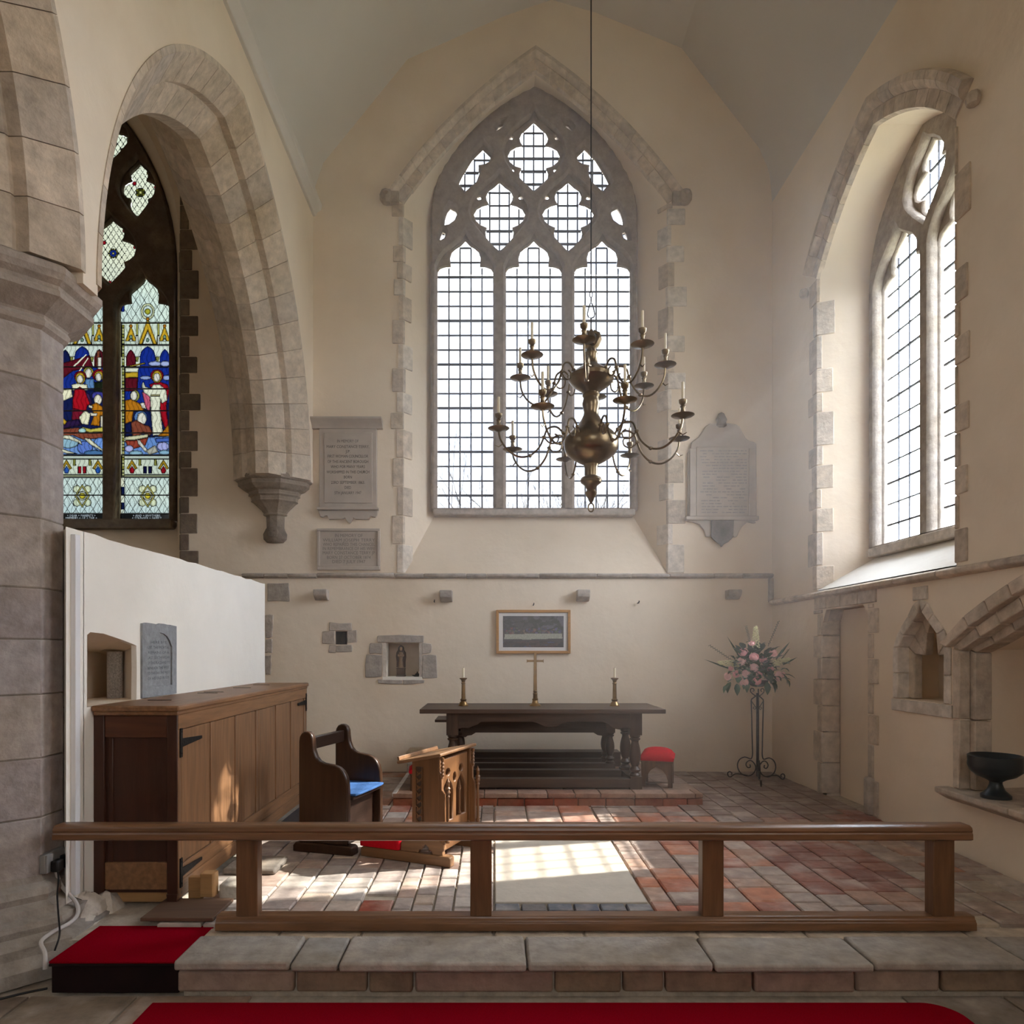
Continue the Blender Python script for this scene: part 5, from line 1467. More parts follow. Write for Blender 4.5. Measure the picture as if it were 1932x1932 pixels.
for u in (-0.095, 0.095):
    holes.append([(u - 0.07, 0.24), (u + 0.07, 0.24), (u + 0.07, 0.42), (u + 0.05, 0.465), (u, 0.505), (u - 0.05, 0.465), (u - 0.07, 0.42)])
    holes.append([(u + 0.03 * math.cos(t * PI / 4), 0.545 + 0.024 * math.sin(t * PI / 4)) for t in range(8)])
holes.append([(0.022 * math.cos(t * PI / 4), 0.50 + 0.03 * math.sin(t * PI / 4)) for t in range(8)])
link_mesh('tracery_front', chamfer_mesh('tracery_front', rect(-0.195, 0.195, 0.12, 0.635), holes, -0.012, 0.012, 0.005, TD), DESK_Z, desk)
for u in (-0.095, 0.095):
    MB().lathe([(0.01, 0.24), (0.014, 0.25), (0.007, 0.265), (0.007, 0.40), (0.013, 0.41), (0.006, 0.44), (0.0, 0.47)], 8, (-0.105, 0.25 + u, 0)).build('lancet_shaft', DESK_Z, desk, smooth=True)
MB().box(-0.16, -0.09, 0.05, 0.45, 0.065, 0.12).build('cross_rail', DESK_Z, desk, bevel=0.004)
MB().prism([(-0.355, 0.603), (-0.062, 0.664), (-0.058, 0.676), (-0.064, 0.684), (-0.36, 0.622), (-0.365, 0.612)], -0.015, 0.515, 'xz').build('sloping_top', DESK_X, desk, bevel=0.004)
MB().prism([(-0.36, 0.623), (-0.345, 0.626), (-0.35, 0.65), (-0.363, 0.648)], -0.01, 0.51, 'xz').build('book_ledge', DESK_X, desk, bevel=0.003)
hk = MB()
hk.prism([(-0.63, -0.01), (-0.36, -0.01), (-0.35, 0.0), (-0.35, 0.25), (-0.36, 0.26), (-0.63, 0.26), (-0.64, 0.25), (-0.64, 0.0)], 0.066, 0.135, 'xy')
kn = hk.build('kneeler', RED_CLOTH, None, smooth=False, bevel=0.02, seg=3)
kn.location = desk.location; kn.rotation_euler = desk.rotation_euler
tag(kn, 'red cloth kneeler lying on the feet of the prayer desk', 'kneeler')

# ------------------------------------------------------------------ altar table
altar = thing('altar_table', 'long dark oak altar table with carved frieze and turned legs', 'table', (0.4375, 6.25, FZ))
MB().box(-1.075, 1.035, -0.35, -0.002, 0.668, 0.705).build('top_board', DARK_X, altar, bevel=0.004)
MB().box(-1.075, 1.03, 0.002, 0.35, 0.668, 0.704).build('top_board', DARK_X, altar, bevel=0.004)
def leg_prof(z0, z1, r):
    h = z1 - z0
    return [(r * k, z0 + h * t) for t, k in [(0, .95), (.03, 1.0), (.06, .8), (.09, .62), (.13, .95), (.16, 1.0), (.2, .75), (.24, .58), (.3, .78), (.4, .98), (.52, 1.04), (.64, .95), (.74, .78), (.82, .62), (.86, .66), (.88, .9), (.91, .95), (.93, .7), (.96, .95), (1, .9)]]
for x in (-0.80, 0.80):
    for y in (-0.20, 0.24):
        m = MB().box(x - 0.052, x + 0.052, y - 0.052, y + 0.052, 0.0, 0.11).box(x - 0.052, x + 0.052, y - 0.052, y + 0.052, 0.47, 0.668)
        m.lathe(leg_prof(0.11, 0.47, 0.05), 16, (x, y, 0))
        m.build('leg', DARK_Z, altar, smooth=True)
fr = [(-0.75, .525), (-.70, .535), (-.66, .525), (-.63, .545), (-.58, .56), (-.55, .588), (-.1, .588), (-.05, .57), (0, .545), (.05, .54), (.1, .545), (.15, .57), (.2, .588), (.5, .588), (.55, .57), (.6, .53), (.66, .52), (.70, .54), (.75, .53), (.75, .668), (-.75, .668)]
for y in (-0.245, 0.225):
    MB().prism(fr, y, y + 0.025, 'xz').build('frieze', DARK_X, altar, bevel=0.003)
for x in (-0.84, 0.815):
    MB().box(x, x + 0.025, -0.15, 0.19, 0.56, 0.668).build('end_frieze', DARK_Y, altar)
for y in (-0.25, 0.19):
    MB().box(-0.75, 0.75, y, y + 0.10, 0.012, 0.09).build('stretcher', DARK_X, altar, bevel=0.004)
for x in (-0.845, 0.755):
    MB().box(x, x + 0.09, -0.15, 0.19, 0.012, 0.09).build('stretcher', DARK_Y, altar, bevel=0.004)

low = thing('side_table', 'lower dark carved table against the wall behind the altar', 'table', (0.40, 6.95, FZ))
MB().box(-0.98, 0.98, -0.20, 0.20, 0.505, 0.53).build('top', DARK_X, low, bevel=0.004)
fr2 = [(-0.72, .36), (-.68, .355), (-.66, .37), (-.62, .375), (-.58, .40), (.58, .40), (.62, .375), (.66, .37), (.68, .355), (.72, .36), (.72, .505), (-.72, .505)]
MB().prism(fr2, -0.17, -0.145, 'xz').build('frieze', DARK_X, low, bevel=0.003)
for x in (-0.745, 0.745):
    for y in (-0.14, 0.14):
        m = MB().box(x - 0.045, x + 0.045, y - 0.045, y + 0.045, 0.0, 0.10).box(x - 0.045, x + 0.045, y - 0.045, y + 0.045, 0.40, 0.505)
        m.lathe(leg_prof(0.10, 0.40, 0.045), 14, (x, y, 0)); m.build('leg', DARK_Z, low, smooth=True)
for y in (-0.18, 0.10): MB().box(-0.70, 0.70, y, y + 0.08, 0.03, 0.10).build('stretcher', DARK_X, low, bevel=0.004)
bs = MB().box(-0.55, 1.32, 7.17, 7.38, FZ, FZ + 0.15).build('plinth_board', DARK_X, None, bevel=0.005)
tag(bs, 'long dark wooden plinth on the floor against the wall behind both tables', 'plinth')

# cushioned stools either side
def stool(label, loc, rz):
    r = thing('stool', label, 'stool', loc, rz, None)
    a = 0.135
    hole = [(-0.095, 0.0), (0.095, 0.0), (0.095, 0.06), (0.08, 0.11), (0.05, 0.15), (0.0, 0.185), (-0.05, 0.15), (-0.08, 0.11), (-0.095, 0.06)]
    po = [(-a, 0.0), (-0.095, 0.0), (-0.095, 0.06), (-0.08, 0.11), (-0.05, 0.15), (0.0, 0.185), (0.05, 0.15), (0.08, 0.11), (0.095, 0.06), (0.095, 0.0), (a, 0.0), (a, 0.215), (-a, 0.215)]
    for k in range(4):
        M = Matrix.Rotation(k * PI / 2, 4, 'Z')
        MB().prism(po, -a, -a + 0.022, 'xz', M).build('arched_side', DARK_Z if False else STOOL_W, r, bevel=0.003)
    MB().box(-a - 0.005, a + 0.005, -a - 0.005, a + 0.005, 0.212, 0.232).build('seat_frame', STOOL_W, r, bevel=0.003)
    c = MB(); n = 10
    vs = []; fs = []
    for j in range(n + 1):
        for i in range(n + 1):
            u, v = i / n * 2 - 1, j / n * 2 - 1
            hgt = 0.262 + 0.075 * math.sqrt(max(0, (1 - abs(u) ** 2.6) * (1 - abs(v) ** 2.6)))
            vs.append((u * 0.148, v * 0.148, hgt))
    for j in range(n):
        for i in range(n): fs.append((j * (n + 1) + i, j * (n + 1) + i + 1, (j + 1) * (n + 1) + i + 1, (j + 1) * (n + 1) + i))
    c.add(vs, fs)
    ring = [i for i in range(n + 1)] + [k * (n + 1) + n for k in range(1, n + 1)] + [n * (n + 1) + i for i in range(n - 1, -1, -1)] + [k * (n + 1) for k in range(n - 1, 0, -1)]
    low_ = [(vs[i][0] * 0.97, vs[i][1] * 0.97, 0.232) for i in ring]
    m = len(ring); k0 = len(c.v); c.v += low_
    for i in range(m): c.f.append((ring[i], ring[(i + 1) % m], k0 + (i + 1) % m, k0 + i))
    c.f.append(tuple(k0 + i for i in range(m)))
    c.build('cushion', RED_CLOTH, r, smooth=True, ang=0.9)
    return r
STOOL_W = wood('stool_oak', lin(104, 74, 50), 'z', 0.5)
stool('wooden stool with domed red cushion right of the altar', (1.478, 6.22, FZ), -0.3)
st_low = stool('low wooden stool with red cushion left of the altar, half hidden by the prayer desk', (-0.60, 6.08, FZ), 0.1)
st_low.scale = (1, 1, 0.64)

# ------------------------------------------------------------------ altar ornaments
ZT = FZ + 0.705
def candlestick(label, x, y):
    r = thing('candlestick', label, 'candlestick', (x, y, ZT), 0, 'brass candlesticks on the altar')
    MB().lathe([(0.046, 0), (0.046, 0.008), (0.038, 0.016), (0.034, 0.03), (0.022, 0.042), (0.028, 0.05), (0.030, 0.058), (0.020, 0.066), (0.019, 0.075), (0.017, 0.20), (0.022, 0.206),
                (0.016, 0.214), (0.018, 0.226), (0.022, 0.236), (0.034, 0.246), (0.036, 0.254), (0.030, 0.256), (0.014, 0.258), (0.0, 0.258)], 18).build('stem', BRASS, r, smooth=True)
    cn = MB().tube([(0, 0, 0.256), (0, 0, 0.345)], 0.011, 12).build('candle', WAX, r, smooth=True)
    MB().tube([(0, 0, 0.345), (0.001, 0, 0.354)], 0.0012, 5).build('wick', BLACK_RUBBER, cn)
candlestick('brass candlestick with short candle at the left end of the altar', -0.279, 6.28)
candlestick('brass candlestick with short candle at the right end of the altar', 1.096, 6.26)
cr = thing('altar_cross', 'slender brass cross on a round foot in the middle of the altar', 'cross', (0.375, 6.27, ZT))
MB().lathe([(0.052, 0), (0.052, 0.006), (0.044, 0.014), (0.030, 0.026), (0.024, 0.05), (0.028, 0.056), (0.028, 0.062), (0.020, 0.068), (0.019, 0.105), (0.023, 0.112), (0.015, 0.122), (0.022, 0.132), (0.012, 0.142), (0.0, 0.142)], 18).build('foot', BRASS, cr, smooth=True)
MB().prism([(-0.017, 0.135), (-0.0125, 0.476), (-0.017, 0.486), (0.017, 0.486), (0.0125, 0.476), (0.017, 0.135)], -0.007, 0.007, 'xz').build('upright', BRASS, cr, bevel=0.002)
MB().prism([(-0.077, 0.390), (-0.07, 0.399), (0.07, 0.399), (0.077, 0.390), (0.077, 0.427), (0.07, 0.418), (-0.07, 0.418), (-0.077, 0.427)], -0.0065, 0.0065, 'xz').build('cross_bar', BRASS, cr, bevel=0.002)

# ------------------------------------------------------------------ framed picture (a plain stand-in print)
pic = thing('framed_picture', 'gilt framed print with pale mount hanging above the altar cross', 'picture', (0.423, YE, 1.505))
W_, H_ = 0.40, 0.235
for a, b, c, d in ((-W_, W_, H_ - 0.03, H_), (-W_, W_, -H_, -H_ + 0.03)):
    MB().prism([(a, d if c > 0 else c), (b, d if c > 0 else c), (b - 0.03, c if c > 0 else d), (a + 0.03, c if c > 0 else d)], -0.035, -0.004, 'xz').build('frame_bar', GILT, pic, bevel=0.004)
for s in (-1, 1):
    MB().prism([(s * W_, -H_), (s * W_, H_), (s * (W_ - 0.03), H_ - 0.03), (s * (W_ - 0.03), -H_ + 0.03)], -0.035, -0.004, 'xz').build('frame_bar', GILT, pic, bevel=0.004)
MB().box(-W_ + 0.025, W_ - 0.025, -0.020, -0.006, -H_ + 0.025, H_ - 0.025).build('mount', WHITE_CARD, pic)
rs = random.Random(4)
sh = []
for i in range(160):
    sh.append((rs.choice([(66, 66, 68), (78, 76, 80), (60, 62, 60), (92, 90, 100)]), ell(rs.uniform(0, 100), rs.uniform(0, 24), rs.uniform(4, 12), rs.uniform(2, 6), 8), 'soft'))
for i in range(90):
    sh.append((rs.choice([(112, 72, 74), (86, 96, 84), (92, 88, 120), (120, 100, 92), (70, 70, 96), (84, 76, 70)]), ell(rs.uniform(2, 98), rs.uniform(20, 29), rs.uniform(1, 3), rs.uniform(1, 2.4), 7), 'soft'))
sh += [((158, 160, 148), [(3, 30), (97, 29), (98, 37), (70, 38), (40, 39), (2, 38)], 'soft')]
for i in range(70):
    sh.append((rs.choice([(64, 58, 56), (72, 64, 62), (58, 58, 60), (84, 68, 66), (66, 78, 110)]), ell(rs.uniform(0, 100), rs.uniform(42, 52), rs.uniform(3, 9), rs.uniform(1, 3), 8), 'soft'))
img = paint(0, 100, 0, 52, 0.9, sh, (72, 70, 72), lead=0)
link_mesh('print', paint_mesh('print', img, lambda x, y: ((x - 50) / 50 * 0.326, -0.0215, (26 - y) / 26 * 0.168), 0, 100, 0, 52), PRINT, pic)
# nail and hooks in the wall
for px, py in ((820, 1136), (1203, 1138), (1006, 1142)):
    x, z = ex(px), ez(py)
    o = MB().tube([(x, YE + 0.01, z), (x, YE - 0.05, z), (x + 0.004, YE - 0.06, z + 0.012), (x + 0.004, YE - 0.055, z + 0.02)], 0.006, 6).build('wall_hook', IRON, wall_east)

# ------------------------------------------------------------------ memorial tablets
def TEo(x, z, w0): return lambda u, v, w: (x + u, YE + w0 + w, z + v)
t1 = thing('memorial_tablet', 'tall grey marble tablet with moulded cornice and dark lettering left of the east window', 'tablet', (ex(658), YE, ez(958)))
def TL(root):
    l = root.location
    return lambda px, py: (ex(px) - l.x, ez(py) - l.z)
q = TL(t1)
def box_px(par, name, a, b, c, d, y0, y1, mat, bevel=0.006, color=None):
    (x0, z0), (x1, z1) = q(a, d), q(b, c)
    return MB().box(x0, x1, y0, y1, z0, z1).build(name, mat, par, bevel=bevel, color=color)
pc = [(0.0, q(0, 811)[1]), (-0.05, q(0, 811)[1]), (-0.06, q(0, 806)[1]), (-0.11, q(0, 800)[1]), (-0.13, q(0, 797)[1]), (-0.13, q(0, 793)[1]), (0, q(0, 793)[1])]
MB().prism(pc, q(590, 0)[0], q(723, 0)[0], 'yz').build('cornice', MARBLE, t1, bevel=0.004)
box_px(t1, 'frame', 604, 712, 811, 960, -0.045, 0.0, MARBLE)
box_px(t1, 'inscribed_panel', 614, 704, 819, 951, -0.055, -0.04, MARBLE, 0.004)
box_px(t1, 'shelf', 601, 715, 959, 964, -0.075, 0.0, MARBLE, 0.004)
ap = [(602, 964), (714, 964), (712, 974), (709, 977), (703, 976), (700, 974), (697, 981), (672, 981), (668, 978), (664, 984), (660, 989), (656, 984), (652, 978), (648, 980), (622, 981), (619, 974), (615, 974), (611, 977), (606, 976)]
MB().prism([q(*p) for p in ap], -0.04, 0.0, 'xz').build('shaped_apron', MARBLE, t1, bevel=0.004)
lines = [('IN MEMORY OF', 835, 40), ('MARY CONSTANCE TERRY,', 845.5, 80), ('J.P.', 854.5, 9), ('FIRST WOMAN COUNCILLOR', 863.5, 76), ('OF THIS ANCIENT BOROUGH', 873.5, 76), ('WHO FOR MANY YEARS', 883, 64),
         ('WORSHIPPED IN THIS CHURCH', 893, 80), ('BORN', 902.5, 15), ('23RD SEPTEMBER 1863.', 912.5, 63), ('DIED', 922, 12), ('5TH JANUARY 1947', 932, 50)]
def letter_lines(root, lines, cx, q, w, mat, hpx):
    for tx, py, wd in lines:
        (x, z) = q(cx, py)
        me = text_mesh(tx, 0.05, lambda u, v, ww: (u, 0, v), 0.0)
        xs_ = [v.co.x for v in me.vertices]
        kx = wd * YE / 1300 / (max(xs_) - min(xs_)); kz = hpx * YE / 1300 / 0.035
        x0_ = (max(xs_) + min(xs_)) / 2
        for v in me.vertices: v.co = ((v.co.x - x0_) * kx + x, w, v.co.z * kz + z - hpx * YE / 1300 / 2)
        tag(link_mesh('lettering', me, mat, root), kind='stuff')
letter_lines(t1, lines, 658.5, q, -0.0565, LETTER, 5.4)
t2 = thing('memorial_tablet', 'low framed stone tablet with faint lettering just above the string course', 'tablet', (ex(659), YE, ez(1075)))
q = TL(t2)
box_px(t2, 'slab', 600, 718, 998, 1076, -0.022, 0.0, MARBLE, 0.004)
for a, b, c, d in ((600, 718, 998, 1003), (600, 718, 1069, 1076), (600, 605, 1003, 1069), (713, 718, 1003, 1069)):
    box_px(t2, 'frame_bar', a, b, c, d, -0.04, -0.02, MARBLE, 0.005)
letter_lines(t2, [('IN MEMORY OF', 1011, 52), ('WILLIAM JOSEPH TERRY', 1019.5, 98), ('WHO REPAIRED THIS CHANCEL', 1027.5, 98), ('IN REMEMBRANCE OF HIS WIFE', 1035.5, 98), ('MARY CONSTANCE TERRY JP', 1043.5, 98), ('BORN 27 OCTOBER 1874', 1052, 82), ('DIED 7 JULY 1947', 1060, 62)],
             659, q, -0.0235, LETTER_FAINT, 6.0)
# shaped tablet right of the window
kx = 180 / 1242
t3 = thing('memorial_tablet', 'shaped stone tablet with curved top and worn inscription right of the east window', 'tablet', (ex(1360), YE, ez(1034)))
q = TL(t3)
g = lambda x, y: q(1270 + x * kx, 770 + y * kx)
body = [(180, 1440), (180, 590), (215, 540), (225, 460), (260, 430), (320, 390), (365, 320), (410, 250), (460, 218), (560, 208), (700, 208), (800, 220), (850, 250), (885, 320), (930, 400), (980, 440), (1040, 450), (1070, 480), (1075, 1440)]
MB().prism([g(*p) for p in body], -0.035, 0.0, 'xz').build('slab', MARBLE, t3, bevel=0.008)
(x0, z0), (x1, z1) = g(290, 1415), g(965, 520)
MB().box(x0, x1, -0.042, -0.03, z0, z1).build('inscribed_panel', MARBLE, t3, bevel=0.003)
for a, b in ((200, 285), (970, 1060)):
    (x0, z0), (x1, z1) = g(a, 1415), g(b, 540)
    MB().box(x0, x1, -0.05, -0.03, z0, z1).build('pilaster', MARBLE, t3, bevel=0.006)
(x0, z0), (x1, z1) = g(145, 1470), g(1095, 1415)
MB().box(x0, x1, -0.06, 0.0, z0, z1).build('shelf', MARBLE, t3, bevel=0.01)
apr = [(200, 1465), (1050, 1465), (1070, 1500), (1030, 1505), (960, 1490), (890, 1550), (850, 1610), (820, 1680), (780, 1690), (760, 1660), (480, 1660), (470, 1680), (420, 1680), (395, 1600), (330, 1520), (240, 1490), (170, 1480)]
MB().prism([g(*p) for p in apr], -0.03, 0.0, 'xz').build('shaped_apron', MARBLE, t3, bevel=0.008)
MB().prism([g(*p) for p in [(480, 1470), (770, 1470), (760, 1690), (700, 1750), (640, 1780), (615, 1815), (590, 1780), (530, 1740), (480, 1690)]], -0.055, -0.02, 'xz').build('shield', surf('dark_shield', lin(112, 102, 98), 0.7, nscale=10, namp=0.3, bump=0.2), t3, bevel=0.006)
fx, fz = g(617, 265)
MB().lathe([(0.03, 0.0), (0.058, 0.02), (0.05, 0.06), (0.062, 0.085), (0.045, 0.12), (0.03, 0.15), (0.0, 0.165)], 12, (fx, -0.03, fz), 1, 0.6).build('finial', STONE, t3, smooth=True, color=lin(120, 108, 98))
gr = MB()
rs = random.Random(8)
for i in range(22):
    y = 570 + i * 38
    x = 320 + rs.uniform(0, 60)
    while x < 930:
        wd = rs.uniform(25, 90)
        if rs.random() < 0.8:
            (xa, za), (xb, zb_) = g(x, y + 7), g(min(x + wd, 940), y - 7)
            gr.box(xa, xb, -0.0425, -0.0415, za, zb_)
        x += wd + 14
tag(gr.build('worn_inscription', surf('worn_letters', lin(152, 144, 140), 0.8, nscale=60, namp=0.2, bump=0), t3), kind='stuff')
# slate tablet let into the white wall
sl = thing('slate_tablet', 'grey slate tablet with arched inscription on the low white wall', 'tablet', (XL, 4.21, 1.03))
top = [(-0.215 + 0.43 * i / 10, 0.437 + random.uniform(-0.006, 0.006)) for i in range(11)]
tl = lambda u, v, w: (w, u, v)
rec = [(-0.155, 0.06), (0.155, 0.06), (0.155, 0.30)] + [(0.155 * math.cos(a), 0.27 + 0.115 * math.sin(a) + 0.0) for a in [PI * k / 10 for k in range(1, 10)]] + [(-0.155, 0.30)]
link_mesh('slab', plate_mesh('slab', [(-0.215, 0.0), (0.215, 0.0)] + top[::-1], [rec], 0.0, 0.012, tl), SLATE, sl)
link_mesh('sunk_panel', plate_mesh('sunk_panel', grow(rec, 1.02), [], -0.01, 0.002, tl), SLATE, sl)
for i, (tx, wd) in enumerate([('HERE BYE', 0.20), ('LIES THE MORTAL', 0.27), ('REMAINS OF A', 0.26), ('LAST SIXTH VICAR', 0.28), ('OF THIS PLACE AND TO', 0.28), ('BENEATH THE WEST', 0.27), ('TO THE DAY THE WEST', 0.28), ('OF HIS OLD BODY', 0.27)]):
    me = text_mesh(tx, 0.05, lambda u, v, ww: (u, v, 0), 0.0)
    xs_ = [v.co.x for v in me.vertices]; k = wd / (max(xs_) - min(xs_)); x0_ = (max(xs_) + min(xs_)) / 2
    for v in me.vertices: v.co = (0.003, (v.co.x - x0_) * k, 0.318 - i * 0.031 + v.co.y * 0.45)
    tag(link_mesh('lettering', me, surf('slate_letters', lin(92, 94, 98), 0.9, bump=0) if i == 0 else bpy.data.materials['slate_letters'], sl), kind='stuff')
# ------------------------------------------------------------------ brass chandelier
random.seed(33)
ch = thing('chandelier', 'large two-tier brass chandelier with curling candle arms hanging before the east window', 'chandelier', (0.62, 4.40, 2.205))
cs_ = 0.2277 / 295
def chz(y): return (1743 - y) * cs_        # drawing row to height above the bottom ring
body = [(1690, 8), (1665, 22), (1650, 26), (1625, 42), (1600, 50), (1580, 34), (1545, 52), (1520, 84), (1500, 90), (1480, 80), (1465, 52), (1400, 52), (1370, 62), (1345, 110), (1315, 158), (1285, 196), (1250, 216), (1215, 226), (1180, 226),
        (1150, 214), (1110, 182), (1075, 140), (1040, 108), (1000, 82), (960, 62), (930, 60), (895, 68), (870, 74), (845, 68), (820, 62), (800, 72), (780, 66), (755, 90), (735, 120), (705, 160), (670, 186), (640, 186), (615, 160), (585, 118), (560, 84),
        (540, 58), (510, 50), (470, 50), (450, 58), (430, 42), (400, 30)]
MB().lathe([(r * cs_, chz(y)) for y, r in body], 28).build('body', CH_BRASS, ch, smooth=True, ang=0.5)
# double headed finial on top
fin = MB()
for s in (-1, 1):
    fin.tube([(0, 0, chz(420)), (s * 0.03, 0, chz(380)), (s * 0.05, 0, chz(330)), (s * 0.045, 0, chz(290)), (s * 0.02, 0, chz(270)), (s * 0.005, 0, chz(300))], [0.016, 0.022, 0.02, 0.016, 0.012, 0.006], 8)
fin.lathe([(0.0, chz(400)), (0.03, chz(380)), (0.036, chz(330)), (0.024, chz(290)), (0.01, chz(255)), (0.0, chz(250))], 10)
fin.build('finial', CH_BRASS, ch, smooth=True)
rg = [(0.018 * math.cos(t * PI / 8), 0, chz(1725) + 0.027 * math.sin(t * PI / 8)) for t in range(16)]
MB().tube(rg, 0.005, 8, closed=True).build('bottom_ring', CH_BRASS, ch, smooth=True)
# suspension: hook, pear shaped link and long rod to the ridge
lk = [(0, 0, chz(160)), (0.018, 0, chz(150)), (0.024, 0, chz(125)), (0.014, 0, chz(70)), (0.006, 0, chz(38)), (-0.006, 0, chz(38)), (-0.014, 0, chz(70)), (-0.024, 0, chz(125)), (-0.018, 0, chz(150))]
MB().tube(lk, 0.004, 6, closed=True).build('pear_link', IRON, ch, smooth=True)
MB().tube([(0, 0, chz(260)), (0, 0, chz(160))], 0.005, 6).build('hook_stem', IRON, ch)
r_ = MB()
for k in range(3):
    zc = chz(30) + 0.016 + k * 0.035
    r_.tube([((0.010 * math.cos(t * PI / 4)) if k % 2 else 0, 0 if k % 2 else 0.010 * math.cos(t * PI / 4), zc + 0.019 * math.sin(t * PI / 4)) for t in range(8)], 0.003, 5, closed=True)
r_.build('chain_link', IRON, ch)
MB().tube([(0, 0, chz(-60)), (0, 0, 8.30 - 2.205)], 0.0045, 6).build('suspension_rod', IRON, ch)
def spline(pts, n=5):
    out = []
    for i in range(len(pts) - 1):
        p0 = pts[max(i - 1, 0)]; p1 = pts[i]; p2 = pts[i + 1]; p3 = pts[min(i + 2, len(pts) - 1)]
        for k in range(n):
            t = k / n
            out.append(tuple(0.5 * (2 * b + (c - a) * t + (2 * a - 5 * b + 4 * c - d) * t * t + (3 * b - a - 3 * c + d) * t ** 3) for a, b, c, d in zip(p0, p1, p2, p3)))
    out.append(pts[-1])
    return out
def make_arm(R, z0, rise):
    """curling arm in the local x-z plane with drip pan, socket and candle tube"""
    k = R / 0.60
    pth = [(0.15 * k, z0), (0.185 * k, z0 + 0.05), (0.23 * k, z0 + 0.085), (0.285 * k, z0 + 0.07), (0.31 * k, z0 + 0.015), (0.34 * k, z0 - 0.05), (0.40 * k, z0 - 0.105), (0.475 * k, z0 - 0.115), (0.545 * k, z0 - 0.075), (0.59 * k, z0 - 0.01), (0.60 * k, z0 + rise)]
    m = MB().tube([(x, 0, z) for x, z in spline(pth, 4)], 0.0065, 6)
    sc = [(0.31 * k, z0 + 0.015), (0.27 * k, z0 - 0.02), (0.225 * k, z0 - 0.012), (0.215 * k, z0 + 0.025), (0.24 * k, z0 + 0.04)]
    m.tube([(x, 0, z) for x, z in spline(sc, 4)], 0.005, 6)
    for x, z in ((0.31 * k, z0 + 0.015), (0.40 * k, z0 - 0.105), (0.185 * k, z0 + 0.05)):
        m.lathe([(0.0, -0.014), (0.012, -0.006), (0.014, 0.0), (0.012, 0.006), (0.0, 0.014)], 8, (x, 0, z))
    m.tube([(0.575 * k, 0, z0 - 0.04), (0.60 * k, 0, z0 - 0.06), (0.625 * k, 0, z0 - 0.05)], [0.005, 0.004, 0.002], 5)
    arm = m.build('arm', CH_BRASS, None, smooth=True)
    x, z = 0.60 * k, z0 + rise
    pan = MB().lathe([(0.0, -0.012), (0.012, -0.010), (0.03, 0.0), (0.062, 0.006), (0.068, 0.010), (0.062, 0.011), (0.03, 0.008), (0.0, 0.008)], 18, (x, 0, z)).build('drip_pan', CH_BRASS, arm, smooth=True)
    MB().lathe([(0.010, 0.006), (0.022, 0.012), (0.016, 0.024), (0.011, 0.05), (0.016, 0.062), (0.012, 0.07), (0.022, 0.082), (0.024, 0.10), (0.017, 0.104), (0.0, 0.104)], 12, (x, 0, z)).build('socket', CH_BRASS, arm, smooth=True)
    MB().tube([(x, 0, z + 0.10), (x, 0, z + 0.205)], 0.0085, 10).build('candle', WAX, arm, smooth=True)
    return arm
for R, z0, rise, ph in ((0.60, chz(1185), 0.045, 10), (0.46, chz(690), 0.06, 32)):
    proto = make_arm(R, z0, rise)
    for i in range(8):
        a = proto if i == 0 else proto.copy()
        if i: COL.objects.link(a)
        a.parent = ch; a.rotation_euler = (0, 0, math.radians(ph + 45 * i))
        if i:
            for c_ in list(proto.children):
                d_ = c_.copy(); COL.objects.link(d_); d_.parent = a

# ------------------------------------------------------------------ flower pedestal
fs_ = thing('flower_stand', 'tall black wrought iron pedestal in the right corner by the wall', 'stand', (2.625, 6.86, 0))
MB().tube([(0, 0, 0.05), (0, 0, 0.88)], 0.014, 10).build('pole', IRON, fs_, smooth=True)
def scroll(cx, cz, r0, r1, a0, turns, n=26):
    return [(cx + (r0 + (r1 - r0) * i / n) * math.cos(a0 + turns * 2 * PI * i / n), cz + (r0 + (r1 - r0) * i / n) * math.sin(a0 + turns * 2 * PI * i / n)) for i in range(n + 1)]
for k in range(3):
    an = math.radians(15 + 120 * k)
    M = Matrix.Rotation(an, 4, 'Z')
    m = MB()
    big = scroll(0.115, 0.13, 0.095, 0.095, PI * 0.75, -0.6, 16) 
    pts = [(0.052, 0.27)] + [(0.115 + 0.095 * math.cos(t), 0.135 + 0.095 * math.sin(t)) for t in [math.radians(d) for d in (120, 80, 40, 0, -40, -80, -120, -160, -190)]] + [(0.05, 0.19), (0.08, 0.20), (0.11, 0.18), (0.12, 0.15), (0.10, 0.125), (0.075, 0.135), (0.08, 0.16)]
    m.tube([(x, 0, z) for x, z in spline(pts, 3)], 0.006, 6, M=M)
    foot = [(0.10, 0.045), (0.17, 0.05), (0.235, 0.045), (0.28, 0.01), (0.305, 0.012), (0.315, 0.04), (0.295, 0.062), (0.27, 0.05), (0.275, 0.032)]
    m.tube([(x, 0, max(z, 0.007)) for x, z in spline(foot, 3)], 0.006, 6, M=M)
    m.build('scroll_foot', IRON, fs_, smooth=True)
    m = MB().tube([(0.052, 0, 0.27), (0.066, 0, 0.80), (0.062, 0, 0.815), (0.018, 0, 0.85)], 0.006, 6, M=M)
    m.tube([(0.066, 0, 0.80), (0.014, 0, 0.73)], 0.004, 6, M=M)
    m.tube([(x, 0, z) for x, z in [(0.014, 0.73), (0.03, 0.715), (0.045, 0.722), (0.042, 0.738), (0.032, 0.735)]], 0.004, 5, M=M)
    m.tube([(x, 0, z) for x, z in spline([(0.02, 0.85), (0.045, 0.865), (0.072, 0.89), (0.07, 0.918), (0.048, 0.922), (0.035, 0.905), (0.05, 0.893)], 3)], 0.005, 6, M=M)
    m.build('side_rod', IRON, fs_, smooth=True)

